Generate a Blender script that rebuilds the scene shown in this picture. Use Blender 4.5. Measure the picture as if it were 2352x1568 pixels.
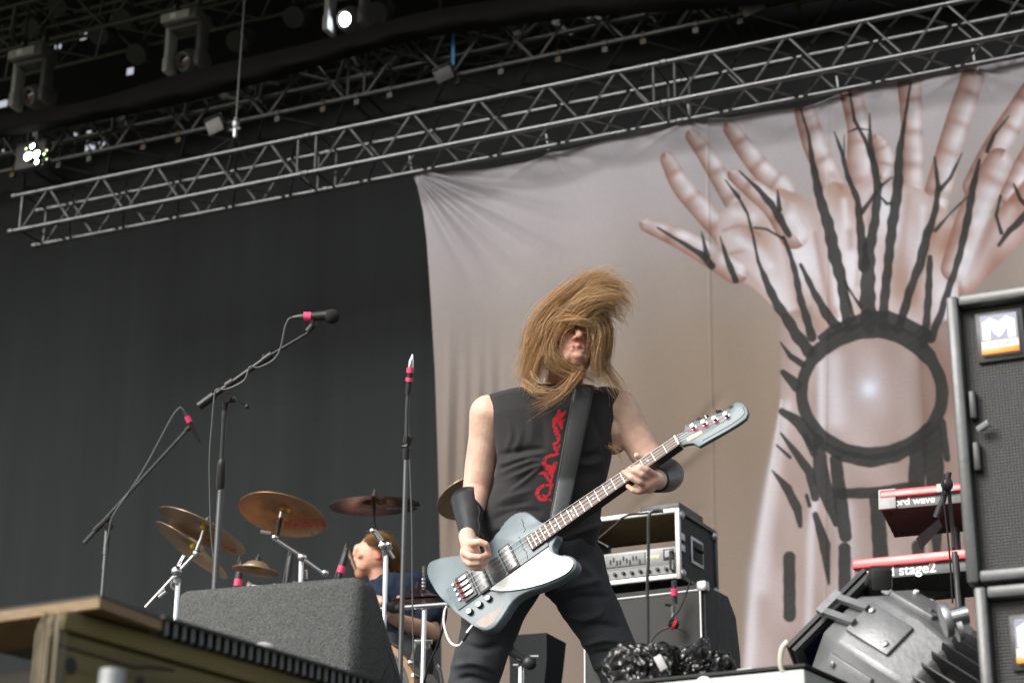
import bpy, bmesh, math, random
import numpy as np
from mathutils import Vector, Matrix, noise
from mathutils.bvhtree import BVHTree

random.seed(7); np.random.seed(7)
SC = bpy.context.scene
for _o in list(bpy.data.objects): bpy.data.objects.remove(_o, do_unlink=True)
COL = SC.collection

# ------------------------------------------------------------------ camera
# measured on the photograph (2352 px wide working grid): focal length in px, tilt, roll
FPX, PITCH, ROLL = 4500.0, math.radians(20.39), math.radians(-0.42)
CAM = Vector((0, 0, 1.5))
_r, _F, _U = Vector((1, 0, 0)), Vector((0, math.cos(PITCH), math.sin(PITCH))), Vector((0, -math.sin(PITCH), math.cos(PITCH)))
CR = _r * math.cos(ROLL) - _U * math.sin(ROLL)
CU = _r * math.sin(ROLL) + _U * math.cos(ROLL)
CF = _F
cam = bpy.data.cameras.new('camera'); cam_o = bpy.data.objects.new('camera', cam); COL.objects.link(cam_o)
cam_o.matrix_world = Matrix(((CR.x, CU.x, -CF.x, CAM.x), (CR.y, CU.y, -CF.y, CAM.y), (CR.z, CU.z, -CF.z, CAM.z), (0, 0, 0, 1)))
cam.sensor_width = 36.0; cam.lens = 36.0 * FPX / 2352.0
cam.clip_start = 0.1; cam.clip_end = 3000
cam.dof.use_dof = True; cam.dof.focus_distance = 6.45; cam.dof.aperture_fstop = 4.8
SC.camera = cam_o

# ------------------------------------------------------------------ sky, sun, exposure
SUN_EL, SUN_AZ = math.radians(34), math.radians(-132)      # direction TO the sun; azimuth from +Y towards +X
w = bpy.data.worlds.new('World'); SC.world = w; w.use_nodes = True
nt = w.node_tree; nt.nodes.clear()
sky = nt.nodes.new('ShaderNodeTexSky'); sky.sky_type = 'NISHITA'; sky.sun_disc = False
sky.sun_elevation = SUN_EL; sky.sun_rotation = SUN_AZ; sky.air_density = 1.3; sky.dust_density = 4.5; sky.ozone_density = 1.0
hs = nt.nodes.new('ShaderNodeHueSaturation'); hs.inputs['Saturation'].default_value = 0.35
bg = nt.nodes.new('ShaderNodeBackground'); bg.inputs['Strength'].default_value = 0.14
wo = nt.nodes.new('ShaderNodeOutputWorld')
nt.links.new(sky.outputs[0], hs.inputs['Color']); nt.links.new(hs.outputs[0], bg.inputs['Color']); nt.links.new(bg.outputs[0], wo.inputs[0])
sl = bpy.data.lights.new('sun', 'SUN'); sl.energy = 1.75; sl.angle = math.radians(28); sl.color = (1.0, 0.975, 0.94)
so = bpy.data.objects.new('sun', sl); COL.objects.link(so)
_d = Vector((math.sin(SUN_AZ) * math.cos(SUN_EL), math.cos(SUN_AZ) * math.cos(SUN_EL), math.sin(SUN_EL)))
so.rotation_euler = _d.to_track_quat('Z', 'Y').to_euler(); so.location = _d * 60
SC.view_settings.view_transform = 'Standard'; SC.view_settings.look = 'None'
SC.view_settings.exposure = 0.6; SC.view_settings.gamma = 1.0; SC.view_settings.use_curve_mapping = False
SC.cycles.max_bounces = 6; SC.cycles.diffuse_bounces = 3; SC.cycles.glossy_bounces = 3
SC.cycles.transparent_max_bounces = 6; SC.cycles.use_denoising = True
SC.render.film_transparent = False

# ------------------------------------------------------------------ geometry helpers
V = Vector
def W(x, y, D):                       # working-grid pixel + depth along the optical axis -> world point
    return CAM + CF * D + CR * ((x - 1176.0) / FPX * D) + CU * ((784.0 - y) / FPX * D)
def ray(x, y): return (CF + CR * ((x - 1176.0) / FPX) + CU * ((784.0 - y) / FPX)).normalized()
def WZ(x, y, z):                      # on the horizontal plane z
    r = ray(x, y); return CAM + r * ((z - CAM.z) / r.z)
def PX(p):                            # world -> working-grid pixel
    d = V(p) - CAM; D = d.dot(CF); return 1176 + d.dot(CR) / D * FPX, 784 - d.dot(CU) / D * FPX
def PXA(A):                           # the same for an (n,3) array
    d = A - np.array(CAM); D = d @ np.array(CF)
    return 1176 + (d @ np.array(CR)) / D * FPX, 784 - (d @ np.array(CU)) / D * FPX, D
SA = math.radians(24.59)              # the stage stands turned by this much
SD = V((math.cos(SA), -math.sin(SA), 0)); SN = V((math.sin(SA), math.cos(SA), 0)); UP = V((0, 0, 1))
T0 = V((-0.5, 14.042, 8.381))         # a point of the front truss' lower front chord
def WN(x, y, off):                    # on the vertical plane parallel to the truss, off metres upstage of it
    r = ray(x, y); return CAM + r * ((T0 + SN * off - CAM).dot(SN) / r.dot(SN))
FLOOR = 2.30
def crop(x0, y0, s):                  # pixel of an enlarged view of the photograph -> working grid
    return lambda *p: [((x0 + a / s) / 1.7415, (y0 + b / s) / 1.7415) + tuple(r) for (a, b, *r) in p]
def basis(x, y, z, o=(0, 0, 0)):
    x, y, z, o = V(x), V(y), V(z), V(o)
    return Matrix(((x.x, y.x, z.x, o.x), (x.y, y.y, z.y, o.y), (x.z, y.z, z.z, o.z), (0, 0, 0, 1)))
def frame_z(z, hint=(0, 0, 1), o=(0, 0, 0)):
    z = V(z).normalized(); h = V(hint)
    if abs(z.dot(h.normalized())) > .98: h = V((1, 0, 0))
    x = h.cross(z).normalized(); return basis(x, z.cross(x), z, o)
def lerp(a, b, t): return a + (b - a) * t
def spline(pts, n):                   # Catmull-Rom through a list of tuples, n samples
    P = np.array([tuple(p) for p in pts], float)
    if len(P) < 3: return [tuple(P[0] + (P[-1] - P[0]) * t) for t in np.linspace(0, 1, n)]
    Q = np.vstack([2 * P[0] - P[1], P, 2 * P[-1] - P[-2]]); m = len(P) - 1; out = []
    for t in np.linspace(0, m - 1e-6, n):
        i = int(t); u = t - i; a, b, c, d = Q[i:i + 4]
        out.append(tuple(.5 * ((2 * b) + (c - a) * u + (2 * a - 5 * b + 4 * c - d) * u * u + (3 * b - a - 3 * c + d) * u ** 3)))
    return out

class MB:                             # collects faces for ONE mesh object
    def __init__(s): s.v = []; s.f = []
    def add(s, v, f):
        k = len(s.v); s.v += [tuple(p) for p in v]; s.f += [tuple(i + k for i in q) for q in f]; return s
    def box(s, m, sx, sy, sz, bev=0.0):   # centred box in frame m (Matrix or point); bev chamfers every edge
        if not isinstance(m, Matrix): m = Matrix.Translation(V(m))
        if bev <= 0:
            v = [m @ V((a * sx / 2, b * sy / 2, c * sz / 2)) for a in (-1, 1) for b in (-1, 1) for c in (-1, 1)]
            return s.add(v, [(0, 1, 3, 2), (4, 6, 7, 5), (0, 4, 5, 1), (2, 3, 7, 6), (0, 2, 6, 4), (1, 5, 7, 3)])
        bm = bmesh.new(); bmesh.ops.create_cube(bm, size=1)
        for q in bm.verts: q.co = V((q.co.x * sx, q.co.y * sy, q.co.z * sz))
        bmesh.ops.bevel(bm, geom=bm.edges[:], offset=bev, segments=2, affect='EDGES', profile=.5)
        v = [m @ q.co for q in bm.verts]; bm.verts.index_update(); f = [[q.index for q in g.verts] for g in bm.faces]; bm.free()
        return s.add(v, f)
    def tube(s, pts, r, n=8, cap=True):
        pts = [V(p[:3]) for p in pts]; rr = list(r) if hasattr(r, '__len__') else [r] * len(pts)
        k = len(pts); prev = None; rings = []
        for i in range(k):
            t = (pts[min(i + 1, k - 1)] - pts[max(i - 1, 0)])
            t = t.normalized() if t.length > 1e-9 else V((0, 0, 1))
            if prev is None: h = V((0, 0, 1)) if abs(t.z) < .9 else V((1, 0, 0)); x = h.cross(t).normalized()
            else: x = (prev - t * prev.dot(t)).normalized()
            prev = x; y = t.cross(x)
            rings.append([pts[i] + (x * math.cos(a) + y * math.sin(a)) * rr[i] for a in [2 * math.pi * j / n for j in range(n)]])
        v = [p for q in rings for p in q]; f = []
        for i in range(k - 1):
            for j in range(n): f.append((i * n + j, i * n + (j + 1) % n, (i + 1) * n + (j + 1) % n, (i + 1) * n + j))
        if cap: f.append(tuple(range(n))[::-1]); f.append(tuple((k - 1) * n + j for j in range(n)))
        return s.add(v, f)
    def lathe(s, prof, m, n=24, cap=True):      # prof: (radius, height) along the frame's z
        v = []; f = []; k = len(prof)
        for (r, h) in prof:
            for j in range(n):
                a = 2 * math.pi * j / n; v.append(m @ V((r * math.cos(a), r * math.sin(a), h)))
        for i in range(k - 1):
            for j in range(n): f.append((i * n + j, i * n + (j + 1) % n, (i + 1) * n + (j + 1) % n, (i + 1) * n + j))
        if cap and prof[0][0] > 1e-6: f.append(tuple(range(n))[::-1])
        if cap and prof[-1][0] > 1e-6: f.append(tuple((k - 1) * n + j for j in range(n)))
        return s.add(v, f)
    def cone(s, p0, p1, r0, r1, n=24):    # capsule with two radii (a limb)
        p0, p1 = V(p0), V(p1); d = p1 - p0; L = d.length
        if L < 1e-6: d = V((0, 0, 1))
        m = frame_z(d, (0.3, 0.5, 0.81), p0)
        pr = [(max(1e-4, r0 * math.cos(a)), r0 * math.sin(a)) for a in np.linspace(-math.pi / 2, 0, 7)]
        pr += [(max(1e-4, r1 * math.cos(a)), L + r1 * math.sin(a)) for a in np.linspace(0, math.pi / 2, 7)]
        return s.lathe(pr, m, n)
    def chain(s, P, n=24):            # P: (point, radius)
        for (a, ra), (b, rb) in zip(P[:-1], P[1:]): s.cone(a, b, ra, rb, n)
        return s
    def ell(s, c, rx, ry, rz, m=None, n=20):
        M_ = (m.to_4x4() if m is not None else Matrix()); M_ = Matrix.Translation(V(c)) @ M_ @ Matrix.Diagonal((rx, ry, rz, 1))
        return s.lathe([(max(1e-4, math.cos(a)), math.sin(a)) for a in np.linspace(-math.pi / 2, math.pi / 2, 13)], M_, n)
    def prism(s, poly, m, t0, t1, bev=0.0):     # 2-D outline in frame m's xy, from z=t0 to z=t1
        bm = bmesh.new(); vs = [bm.verts.new((p[0], p[1], t0)) for p in poly]; fc = bm.faces.new(vs)
        r = bmesh.ops.extrude_face_region(bm, geom=[fc])
        for q in r['geom']:
            if isinstance(q, bmesh.types.BMVert): q.co.z = t1
        if bev > 0:
            ed = [e for e in bm.edges if abs(e.verts[0].co.z - e.verts[1].co.z) < 1e-9]
            bmesh.ops.bevel(bm, geom=ed, offset=bev, segments=2, affect='EDGES', profile=.5)
        bmesh.ops.recalc_face_normals(bm, faces=bm.faces[:])
        bmesh.ops.triangulate(bm, faces=[g for g in bm.faces if len(g.verts) > 4])
        bm.verts.index_update(); v = [m @ q.co for q in bm.verts]; f = [[q.index for q in g.verts] for g in bm.faces]; bm.free()
        return s.add(v, f)
    def loft(s, rings, cap=True, closed=True):
        n = len(rings[0]); v = [p for r in rings for p in r]; f = []
        for i in range(len(rings) - 1):
            for j in range(n if closed else n - 1): f.append((i * n + j, i * n + (j + 1) % n, (i + 1) * n + (j + 1) % n, (i + 1) * n + j))
        if cap: f.append(tuple(range(n))[::-1]); f.append(tuple((len(rings) - 1) * n + j for j in range(n)))
        return s.add(v, f)
    def grid(s, P):                   # P: rows of points
        n = len(P[0]); v = [p for r in P for p in r]
        return s.add(v, [(i * n + j, i * n + j + 1, (i + 1) * n + j + 1, (i + 1) * n + j) for i in range(len(P) - 1) for j in range(n - 1)])
    def mesh(s, name, smooth=True, ang=40):
        me = bpy.data.meshes.new(name); me.from_pydata(s.v, [], s.f); me.update()
        if smooth:
            me.shade_smooth(); me.set_sharp_from_angle(angle=math.radians(ang))
        return me
    def build(s, name, mat, parent=None, smooth=True, ang=40):
        return link(name, s.mesh(name, smooth, ang), mat, parent)

def link(name, me, mat, parent=None):
    o = bpy.data.objects.new(name, me); COL.objects.link(o)
    if mat is not None:
        if len(me.materials) == 0: me.materials.append(mat)
    if parent is not None:
        o.parent = parent; o.matrix_parent_inverse = (parent_world(parent)).inverted()
    return o
def parent_world(p):
    m = p.matrix_basis.copy()
    return (parent_world(p.parent) @ p.matrix_parent_inverse @ m) if p.parent else m
def thing(name, label, cat, loc=(0, 0, 0), group=None, m=None):
    o = bpy.data.objects.new(name, None); COL.objects.link(o); o.empty_display_size = .1
    if m is not None: o.matrix_basis = m
    else: o.location = loc
    return tag(o, label, cat, group)
def tag(o, label, cat, group=None):
    o['label'] = label; o['category'] = cat
    if group: o['group'] = group
    return o
def struct(o): o['kind'] = 'structure'; return o
def inst(name, me, parent, m=None):   # a part that shares its mesh with others, m in the parent's frame
    o = bpy.data.objects.new(name, me); COL.objects.link(o); o.parent = parent
    if m is not None: o.matrix_basis = m
    return o
def dup(root, m, label, group=None):  # copy of a thing with its parts and sub-parts
    r = root.copy(); COL.objects.link(r); r.matrix_basis = m; r['label'] = label
    if group: r['group'] = group
    for ch in list(root.children):
        c = ch.copy(); COL.objects.link(c); c.parent = r; c.matrix_parent_inverse = ch.matrix_parent_inverse.copy()
        for g in list(ch.children):
            d = g.copy(); COL.objects.link(d); d.parent = c; d.matrix_parent_inverse = g.matrix_parent_inverse.copy()
    return r
def remesh(mb, vox, smooth=4, fac=.5):
    me = mb.mesh('tmp', False); o = bpy.data.objects.new('tmp', me); COL.objects.link(o)
    r = o.modifiers.new('r', 'REMESH'); r.mode = 'VOXEL'; r.voxel_size = vox
    if smooth: q = o.modifiers.new('s', 'SMOOTH'); q.iterations = smooth; q.factor = fac
    dg = bpy.context.evaluated_depsgraph_get(); out = bpy.data.meshes.new_from_object(o.evaluated_get(dg))
    bpy.data.objects.remove(o); bpy.data.meshes.remove(me); out.shade_smooth(); out.materials.clear()
    return out
def mco(me):
    a = np.empty(len(me.vertices) * 3, np.float32); me.vertices.foreach_get('co', a); return a.reshape(-1, 3).astype(float)
def mno(me):
    a = np.empty(len(me.vertices) * 3, np.float32); me.vertices.foreach_get('normal', a); return a.reshape(-1, 3).astype(float)
def setco(me, a): me.vertices.foreach_set('co', a.astype(np.float32).ravel()); me.update()
def setcol(me, C, name='Col'):
    at = me.color_attributes.new(name, 'FLOAT_COLOR', 'POINT')
    B = np.ones((len(me.vertices), 4), np.float32); B[:, :3] = C; at.data.foreach_set('color', B.ravel())
def segdist(X, Y, pts):               # distance to a polyline with widths: returns (d, t 0..1, half-width)
    P = np.array([tuple(p) for p in pts], float); best = np.full(X.shape, 1e9); T = np.zeros(X.shape); R = np.ones(X.shape); m = len(P) - 1
    sd = np.zeros(X.shape)
    for i in range(m):
        a, b = P[i], P[i + 1]; dx, dy = b[0] - a[0], b[1] - a[1]; L = dx * dx + dy * dy + 1e-9
        t = np.clip(((X - a[0]) * dx + (Y - a[1]) * dy) / L, 0, 1)
        ex, ey = X - a[0] - t * dx, Y - a[1] - t * dy; d = np.hypot(ex, ey); r = a[2] + (b[2] - a[2]) * t
        k = d / np.maximum(r, .1) < best / np.maximum(R, .1) if i else np.ones(X.shape, bool)
        best = np.where(k, d, best); T = np.where(k, (i + t) / m, T); R = np.where(k, r, R)
        sd = np.where(k, np.sign(ex * -dy + ey * dx) * d, sd)
    return best, T, R, sd
def text_mesh(body, size, m, mat, parent, name='lettering', ext=.0004, sx=1.0, shear=0, bold=0.0, align='CENTER'):
    c = bpy.data.curves.new('txt', 'FONT'); c.body = body; c.size = size; c.extrude = ext; c.align_x = align; c.align_y = 'CENTER'; c.shear = shear; c.offset = bold
    o = bpy.data.objects.new('txt', c); COL.objects.link(o)
    me = bpy.data.meshes.new_from_object(o.evaluated_get(bpy.context.evaluated_depsgraph_get()))
    bpy.data.objects.remove(o); bpy.data.curves.remove(c)
    me.transform(m @ Matrix.Diagonal((sx, 1, 1, 1))); me.materials.clear()
    return link(name, me, mat, parent)

# ------------------------------------------------------------------ materials (all procedural)
def lin(r, g, b): return tuple(((c / 255) / 12.92 if c / 255 <= .04045 else ((c / 255 + .055) / 1.055) ** 2.4) for c in (r, g, b))
def M(name, col, rough=.5, metal=0.0, var=.12, vs=12.0, bump=0.0, bs=150.0, coat=0.0, spec=.5, attr=None, stretch=None, rvar=.08, sheen=0.0, sss=0.0, emit=None, coatr=.08):
    m = bpy.data.materials.new(name); m.use_nodes = True; n = m.node_tree.nodes; l = m.node_tree.links
    b = n['Principled BSDF']; b.inputs['Metallic'].default_value = metal
    b.inputs['Coat Weight'].default_value = coat; b.inputs['Coat Roughness'].default_value = coatr
    b.inputs['Specular IOR Level'].default_value = spec; b.inputs['Sheen Weight'].default_value = sheen
    if sss: b.inputs['Subsurface Weight'].default_value = sss; b.inputs['Subsurface Radius'].default_value = (1, .35, .2); b.inputs['Subsurface Scale'].default_value = .008
    tc = n.new('ShaderNodeTexCoord'); mp = n.new('ShaderNodeMapping'); l.new(tc.outputs['Object'], mp.inputs[0])
    if stretch: mp.inputs['Scale'].default_value = stretch
    nz = n.new('ShaderNodeTexNoise'); nz.inputs['Scale'].default_value = vs; nz.inputs['Detail'].default_value = 6; nz.inputs['Roughness'].default_value = .65
    l.new(mp.outputs[0], nz.inputs['Vector'])
    mr = n.new('ShaderNodeMapRange'); mr.inputs[1].default_value = .25; mr.inputs[2].default_value = .75; mr.inputs[3].default_value = 1 - var; mr.inputs[4].default_value = 1 + var
    l.new(nz.outputs[0], mr.inputs[0])
    mx = n.new('ShaderNodeMix'); mx.data_type = 'RGBA'; mx.blend_type = 'MULTIPLY'; mx.inputs[0].default_value = 1.0
    if attr:
        at = n.new('ShaderNodeAttribute'); at.attribute_name = attr; l.new(at.outputs['Color'], mx.inputs[6])
    else: mx.inputs[6].default_value = (*col, 1)
    cb = n.new('ShaderNodeCombineColor')
    for k in range(3): l.new(mr.outputs[0], cb.inputs[k])
    l.new(cb.outputs[0], mx.inputs[7]); l.new(mx.outputs[2], b.inputs['Base Color'])
    rr = n.new('ShaderNodeMapRange'); rr.inputs[1].default_value = .3; rr.inputs[2].default_value = .7
    rr.inputs[3].default_value = max(.02, rough - rvar); rr.inputs[4].default_value = min(1, rough + rvar); l.new(nz.outputs[0], rr.inputs[0]); l.new(rr.outputs[0], b.inputs['Roughness'])
    if bump:
        n2 = n.new('ShaderNodeTexNoise'); n2.inputs['Scale'].default_value = bs; n2.inputs['Detail'].default_value = 4; l.new(mp.outputs[0], n2.inputs['Vector'])
        bp = n.new('ShaderNodeBump'); bp.inputs['Strength'].default_value = 1.0; bp.inputs['Distance'].default_value = bump; l.new(n2.outputs[0], bp.inputs['Height']); l.new(bp.outputs[0], b.inputs['Normal'])
    if emit: b.inputs['Emission Color'].default_value = (*emit[:3], 1); b.inputs['Emission Strength'].default_value = emit[3]
    return m
m_alu = M('aluminium', (.145, .15, .155), .36, .95, .4, 9, bump=.0012, bs=40, rvar=.16)
m_chrome = M('chrome', (.86, .87, .88), .12, 1.0, .05, 20)
m_steel = M('galvanised_steel', (.42, .44, .46), .42, .85, .25, 30, bump=.0005, bs=90)
m_blkmetal = M('black_powder_coat', (.022, .023, .025), .42, 0, .2, 30, spec=.5)
m_blkplastic = M('black_plastic', (.018, .018, .019), .45, 0, .2, 40)
m_rubber = M('black_rubber', (.014, .014, .014), .7, 0, .25, 30)
m_cloth = M('black_stage_cloth', (.0235, .0265, .0275), .95, 0, .2, 2.2, bump=.003, bs=14, spec=.1, stretch=(1.6, 1.6, .09))
m_cloth2 = M('black_molton', (.015, .0145, .014), .95, 0, .25, 2, spec=.1)
m_grey = M('grey_cable', (.11, .115, .12), .5, 0, .15, 40)
m_pink = M('neon_pink_tape', (.85, .06, .17), .55, 0, .08, 60)
m_white = M('white_plastic', (.8, .8, .79), .4, 0, .05, 20)
m_greypl = M('grey_panel', (.34, .34, .34), .6, 0, .2, 30)
# ================================================================== the setting
m_ground = M('trampled_grass', (.09, .09, .045), .95, 0, .4, .8, bump=.02, bs=6)
struct(MB().grid([[V((x, y, 0)) for x in np.linspace(-400, 400, 9)] for y in np.linspace(-400, 400, 9)]).build('ground', m_ground))
m_deck = M('stage_deck', (.03, .028, .026), .7, 0, .35, 3, bump=.001, bs=40)
def deckp(s, n, z): return V((T0.x, T0.y, 0)) + SD * s + SN * n + UP * z
fl = MB().box(basis(SD, SN, UP, deckp(0, -3.0, FLOOR - .1)), 24, 10.4, .2)
struct(fl.build('stage_floor', m_deck))
m_roof = M('roof_tarp', (.012, .012, .0125), .8, 0, .3, .8, bump=.01, bs=3)
# roof skin over the stage: sloping panels, a few open seams at the back let the sky through
HOLES = crop(0, 0, 1.4255)((165, 885, 22), (212, 880, 20), (188, 838, 16), (213, 925, 14), (255, 880, 9), (270, 862, 7), (270, 910, 7),
                         (513, 765, 13), (510, 835, 14), (576, 830, 14), (536, 830, 8), (12, 597, 16), (35, 617, 8), (25, 870, 9), (37, 868, 8),
                         (145, 140, 9), (325, 770, 8), (560, 545, 9), (327, 262, 10), (680, 700, 7), (105, 955, 8), (18, 160, 7), (470, 210, 8), (745, 415, 9), (445, 760, 6), (385, 855, 6))
def roof_panel():
    off = 7.2; A = WN(-700, 900, off); B = WN(3300, 620, off)
    zt = 17.5
    mb = MB(); n1, n2 = 430, 190; P = []
    for j in range(n2):
        z = lerp(7.5, zt, j / (n2 - 1)); row = []
        for i in range(n1):
            p = V((lerp(A.x, B.x, i / (n1 - 1)), lerp(A.y, B.y, i / (n1 - 1)), z)); row.append(p)
        P.append(row)
    mb.grid(P); pts = np.array(mb.v); X, Y, _ = PXA(pts); kill = np.zeros(len(pts), bool)
    for (x, y, r) in HOLES:
        rr = r / 2.4825 * (1.35 if r > 12 else 1.0); a = random.uniform(0, 3.1); el = random.uniform(.55, 1)
        u = (X - x) * math.cos(a) + (Y - y) * math.sin(a); v = -(X - x) * math.sin(a) + (Y - y) * math.cos(a)
        kill |= (u / rr) ** 2 + (v / (rr * el)) ** 2 < 1
    mb.f = [f for f in mb.f if not any(kill[k] for k in f)]
    return mb
tag(roof_panel().build('rear_tarp', m_roof, smooth=False), 'dark torn tarpaulin closing the back of the stage roof, daylight through its gaps', 'tarpaulin')
rf = MB().grid([[deckp(s, n, 12.2 + .3 * (n + 5.2)) for s in np.linspace(-16, 14, 8)] for n in np.linspace(-5.2, 8.5, 8)])
struct(rf.build('roof', m_roof, smooth=False))

# black cloth at the back of the stage, two widths that meet in a seam
CURT_Z = WN(600, 272, 1.75).z
def curtain(x0, x1, ytop0, ytop1, off, seed, nx=150):
    rng = np.random.RandomState(seed); ph = rng.uniform(0, 6.28, 8); fr = rng.uniform(.8, 9, 8); am = rng.uniform(.1, 1, 8) / (1 + fr * .5)
    A = WN(x0, ytop0, off); B = WN(x1, ytop1, off); zt = CURT_Z; L = (B - A).length; rows = []
    for j in range(26):
        t = j / 25; row = []
        for i in range(nx):
            u = i / (nx - 1); d = sum(a * math.sin(f * u * L + p + .6 * t * math.sin(p)) for a, f, p in zip(am, fr, ph)) * .075 * (.35 + .65 * t)
            p = A.lerp(B, u); row.append(V((p.x, p.y, lerp(zt, FLOOR + .01, t))) + SN * d)
        rows.append(row)
    return MB().grid(rows)
tag(curtain(-420, 2650, 489, -175, 1.75, 3, 420).build('stage_curtain', m_cloth), 'black stage cloth hanging behind the drum kit and the printed banner', 'curtain')

# ------------------------------------------------------------------ trusses
def truss(label, P0, L0, b, segs, pitch, rc, rb, mat, mats=None):
    m = basis(SD, SN, UP, P0 + SD * L0)
    root = thing('lighting_truss', label, 'truss', m=m, group='aluminium trusses above the stage')
    def tmesh(a, c, r, n=8): return MB().tube([V(a), V(c)], r, n, True).mesh('tube')
    x = 0.0; half = pitch / 2
    braces = {}
    def mesh_for(kind, a, c, r):
        if kind not in braces:
            braces[kind] = tmesh(a, c, r); braces[kind].materials.append(mat)
        return braces[kind]
    for si, Ls in enumerate(segs):
        ch = tmesh((0.03, 0, 0), (Ls - .03, 0, 0), rc, 12); ch.materials.append(mat)
        cp = MB().lathe([(rc * .8, -.005), (rc * 1.25, 0), (rc * 1.25, .045), (rc * .7, .05)], frame_z((1, 0, 0)), 10).mesh('coupler'); cp.materials.append(mat)
        for (yy, zz) in ((0, 0), (0, b), (b, 0), (b, b)):
            inst('chord', ch, root, Matrix.Translation((x, yy, zz)))
            inst('coupler', cp, root, Matrix.Translation((x - .02, yy, zz)))
        e = .085
        n = max(1, round((Ls - 2 * e) / pitch)); pt = (Ls - 2 * e) / n; h = pt / 2
        for yy in (0, b):
            for xe in (e, Ls - e):
                inst('brace', mesh_for('v', (0, 0, 0), (0, 0, b), rb), root, Matrix.Translation((x + xe, yy, 0)))
            for k in range(n):
                k1 = ('u', round(pt, 3)); k2 = ('d', round(pt, 3))
                inst('brace', mesh_for(k1, (.03, 0, .01), (h - .02, 0, b - .01), rb), root, Matrix.Translation((x + e + k * pt, yy, 0)))
                inst('brace', mesh_for(k2, (.02, 0, b - .01), (h - .03, 0, .01), rb), root, Matrix.Translation((x + e + k * pt + h, yy, 0)))
        for zz in (0, b):
            for xe in (e, Ls - e):
                inst('brace', mesh_for('h', (0, 0, 0), (0, b, 0), rb), root, Matrix.Translation((x + xe, 0, zz)))
            for k in range(n):
                inst('brace', mesh_for(('hu', round(pt, 3)), (.03, .01, 0), (h - .02, b - .01, 0), rb), root, Matrix.Translation((x + e + k * pt, 0, zz)))
                inst('brace', mesh_for(('hd', round(pt, 3)), (.02, b - .01, 0), (h - .03, .01, 0), rb), root, Matrix.Translation((x + e + k * pt + h, 0, zz)))
        x += Ls
    return root
EL = WN(26, 530, 0)                     # left end of the front truss
l0 = (EL - T0).dot(SD)
truss('scuffed aluminium box truss carrying the printed banner, its end showing at left', T0, l0, .34, [2.98, 3.13, 3.13, 3.13], .62, .0225, .0105, m_alu)
m_dalu = M('dull_aluminium', (.11, .112, .112), .5, .85, .3, 12)
P2 = WN(600, 268, 1.35); truss('dull box truss with small clamps, second row above the banner truss', P2, -6.2, .5, [3.6, 3.6, 3.6, 3.6], .9, .024, .014, m_dalu)
P3 = WN(180, 74, 2.6); truss('dark box truss in the top left corner holding the moving lights', P3, -4.2, .55, [3.4, 3.4, 3.4, 3.4], .95, .024, .014, m_dalu)
P4 = WN(200, 20, 4.2); truss('dim box truss far back under the stage roof', P4, -5.2, .55, [3.4, 3.4, 3.4, 3.4], 1.0, .024, .014, m_dalu)
P5 = WN(620, 225, 5.6); truss('dim box truss glimpsed between the second truss and the roof drape', P5, -7.2, .5, [3.4, 3.4, 3.4, 3.4], .8, .024, .014, m_dalu)

# black roof drape sagging across the top
lo = [(-60, 335), (0, 318), (201, 282), (403, 242), (604, 190), (805, 132), (970, 89), (1206, 56), (1346, 40), (1780, 8), (2400, -70)]
hi = [(-60, 285), (0, 265), (201, 232), (403, 172), (604, 124), (805, 75), (970, 28), (1206, -10), (1346, -35), (1780, -80), (2400, -160)]
rows = []
ls, hs_ = spline(lo, 70), spline(hi, 70)
for j in range(9):
    t = j / 8; rows.append([WN(lerp(a[0], b_[0], t), lerp(a[1], b_[1], t), 1.15 - .16 * math.sin(t * 3.14) + .02 * math.sin(i * 1.3 + j)) for i, (a, b_) in enumerate(zip(ls, hs_))])
tag(MB().grid(rows).build('roof_drape', m_cloth2), 'long black drape sagging across the rigging above the second truss', 'drape')
# cloth border behind the front truss under the second truss is the curtain itself

# small clamps, cables and boxes along the trusses
def along(P, s, dz=0, dn=0): return P + SD * s + UP * dz + SN * dn
def clamp_mesh():
    mb = MB(); mb.tube([V((0, 0, -.05)), V((0, 0, .03))], .012, 6); mb.lathe([(.034, -.02), (.036, 0), (.034, .02)], frame_z((1, 0, 0)), 8); mb.box((0, .0, -.07), .05, .04, .05)
    return mb.mesh('clamp')
m_brass = M('tarnished_brass', (.09, .075, .05), .5, .6, .3, 40)
CL = clamp_mesh(); CL.materials.append(m_dalu)
CL2 = clamp_mesh(); CL2.materials.append(m_brass)
ORD = ['first', 'second', 'third', 'fourth', 'fifth', 'sixth', 'seventh', 'eighth', 'ninth', 'tenth', 'eleventh', 'twelfth', 'thirteenth', 'fourteenth', 'fifteenth', 'sixteenth', 'seventeenth', 'eighteenth', 'nineteenth', 'twentieth', 'twenty-first', 'twenty-second', 'twenty-third', 'twenty-fourth']
k = 0
for s in np.arange(-3.2, 7.6, .47):
    s2 = s + random.uniform(-.16, .16)
    o = bpy.data.objects.new('pipe_clamp', random.choice([CL, CL2, CL])); COL.objects.link(o)
    o.matrix_basis = basis(SD, SN, UP, along(P2, s2)); k += 1
    tag(o, ORD[k - 1] + ' small pipe clamp from the left on the second truss', 'clamp', 'pipe clamps along the second truss')
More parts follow.
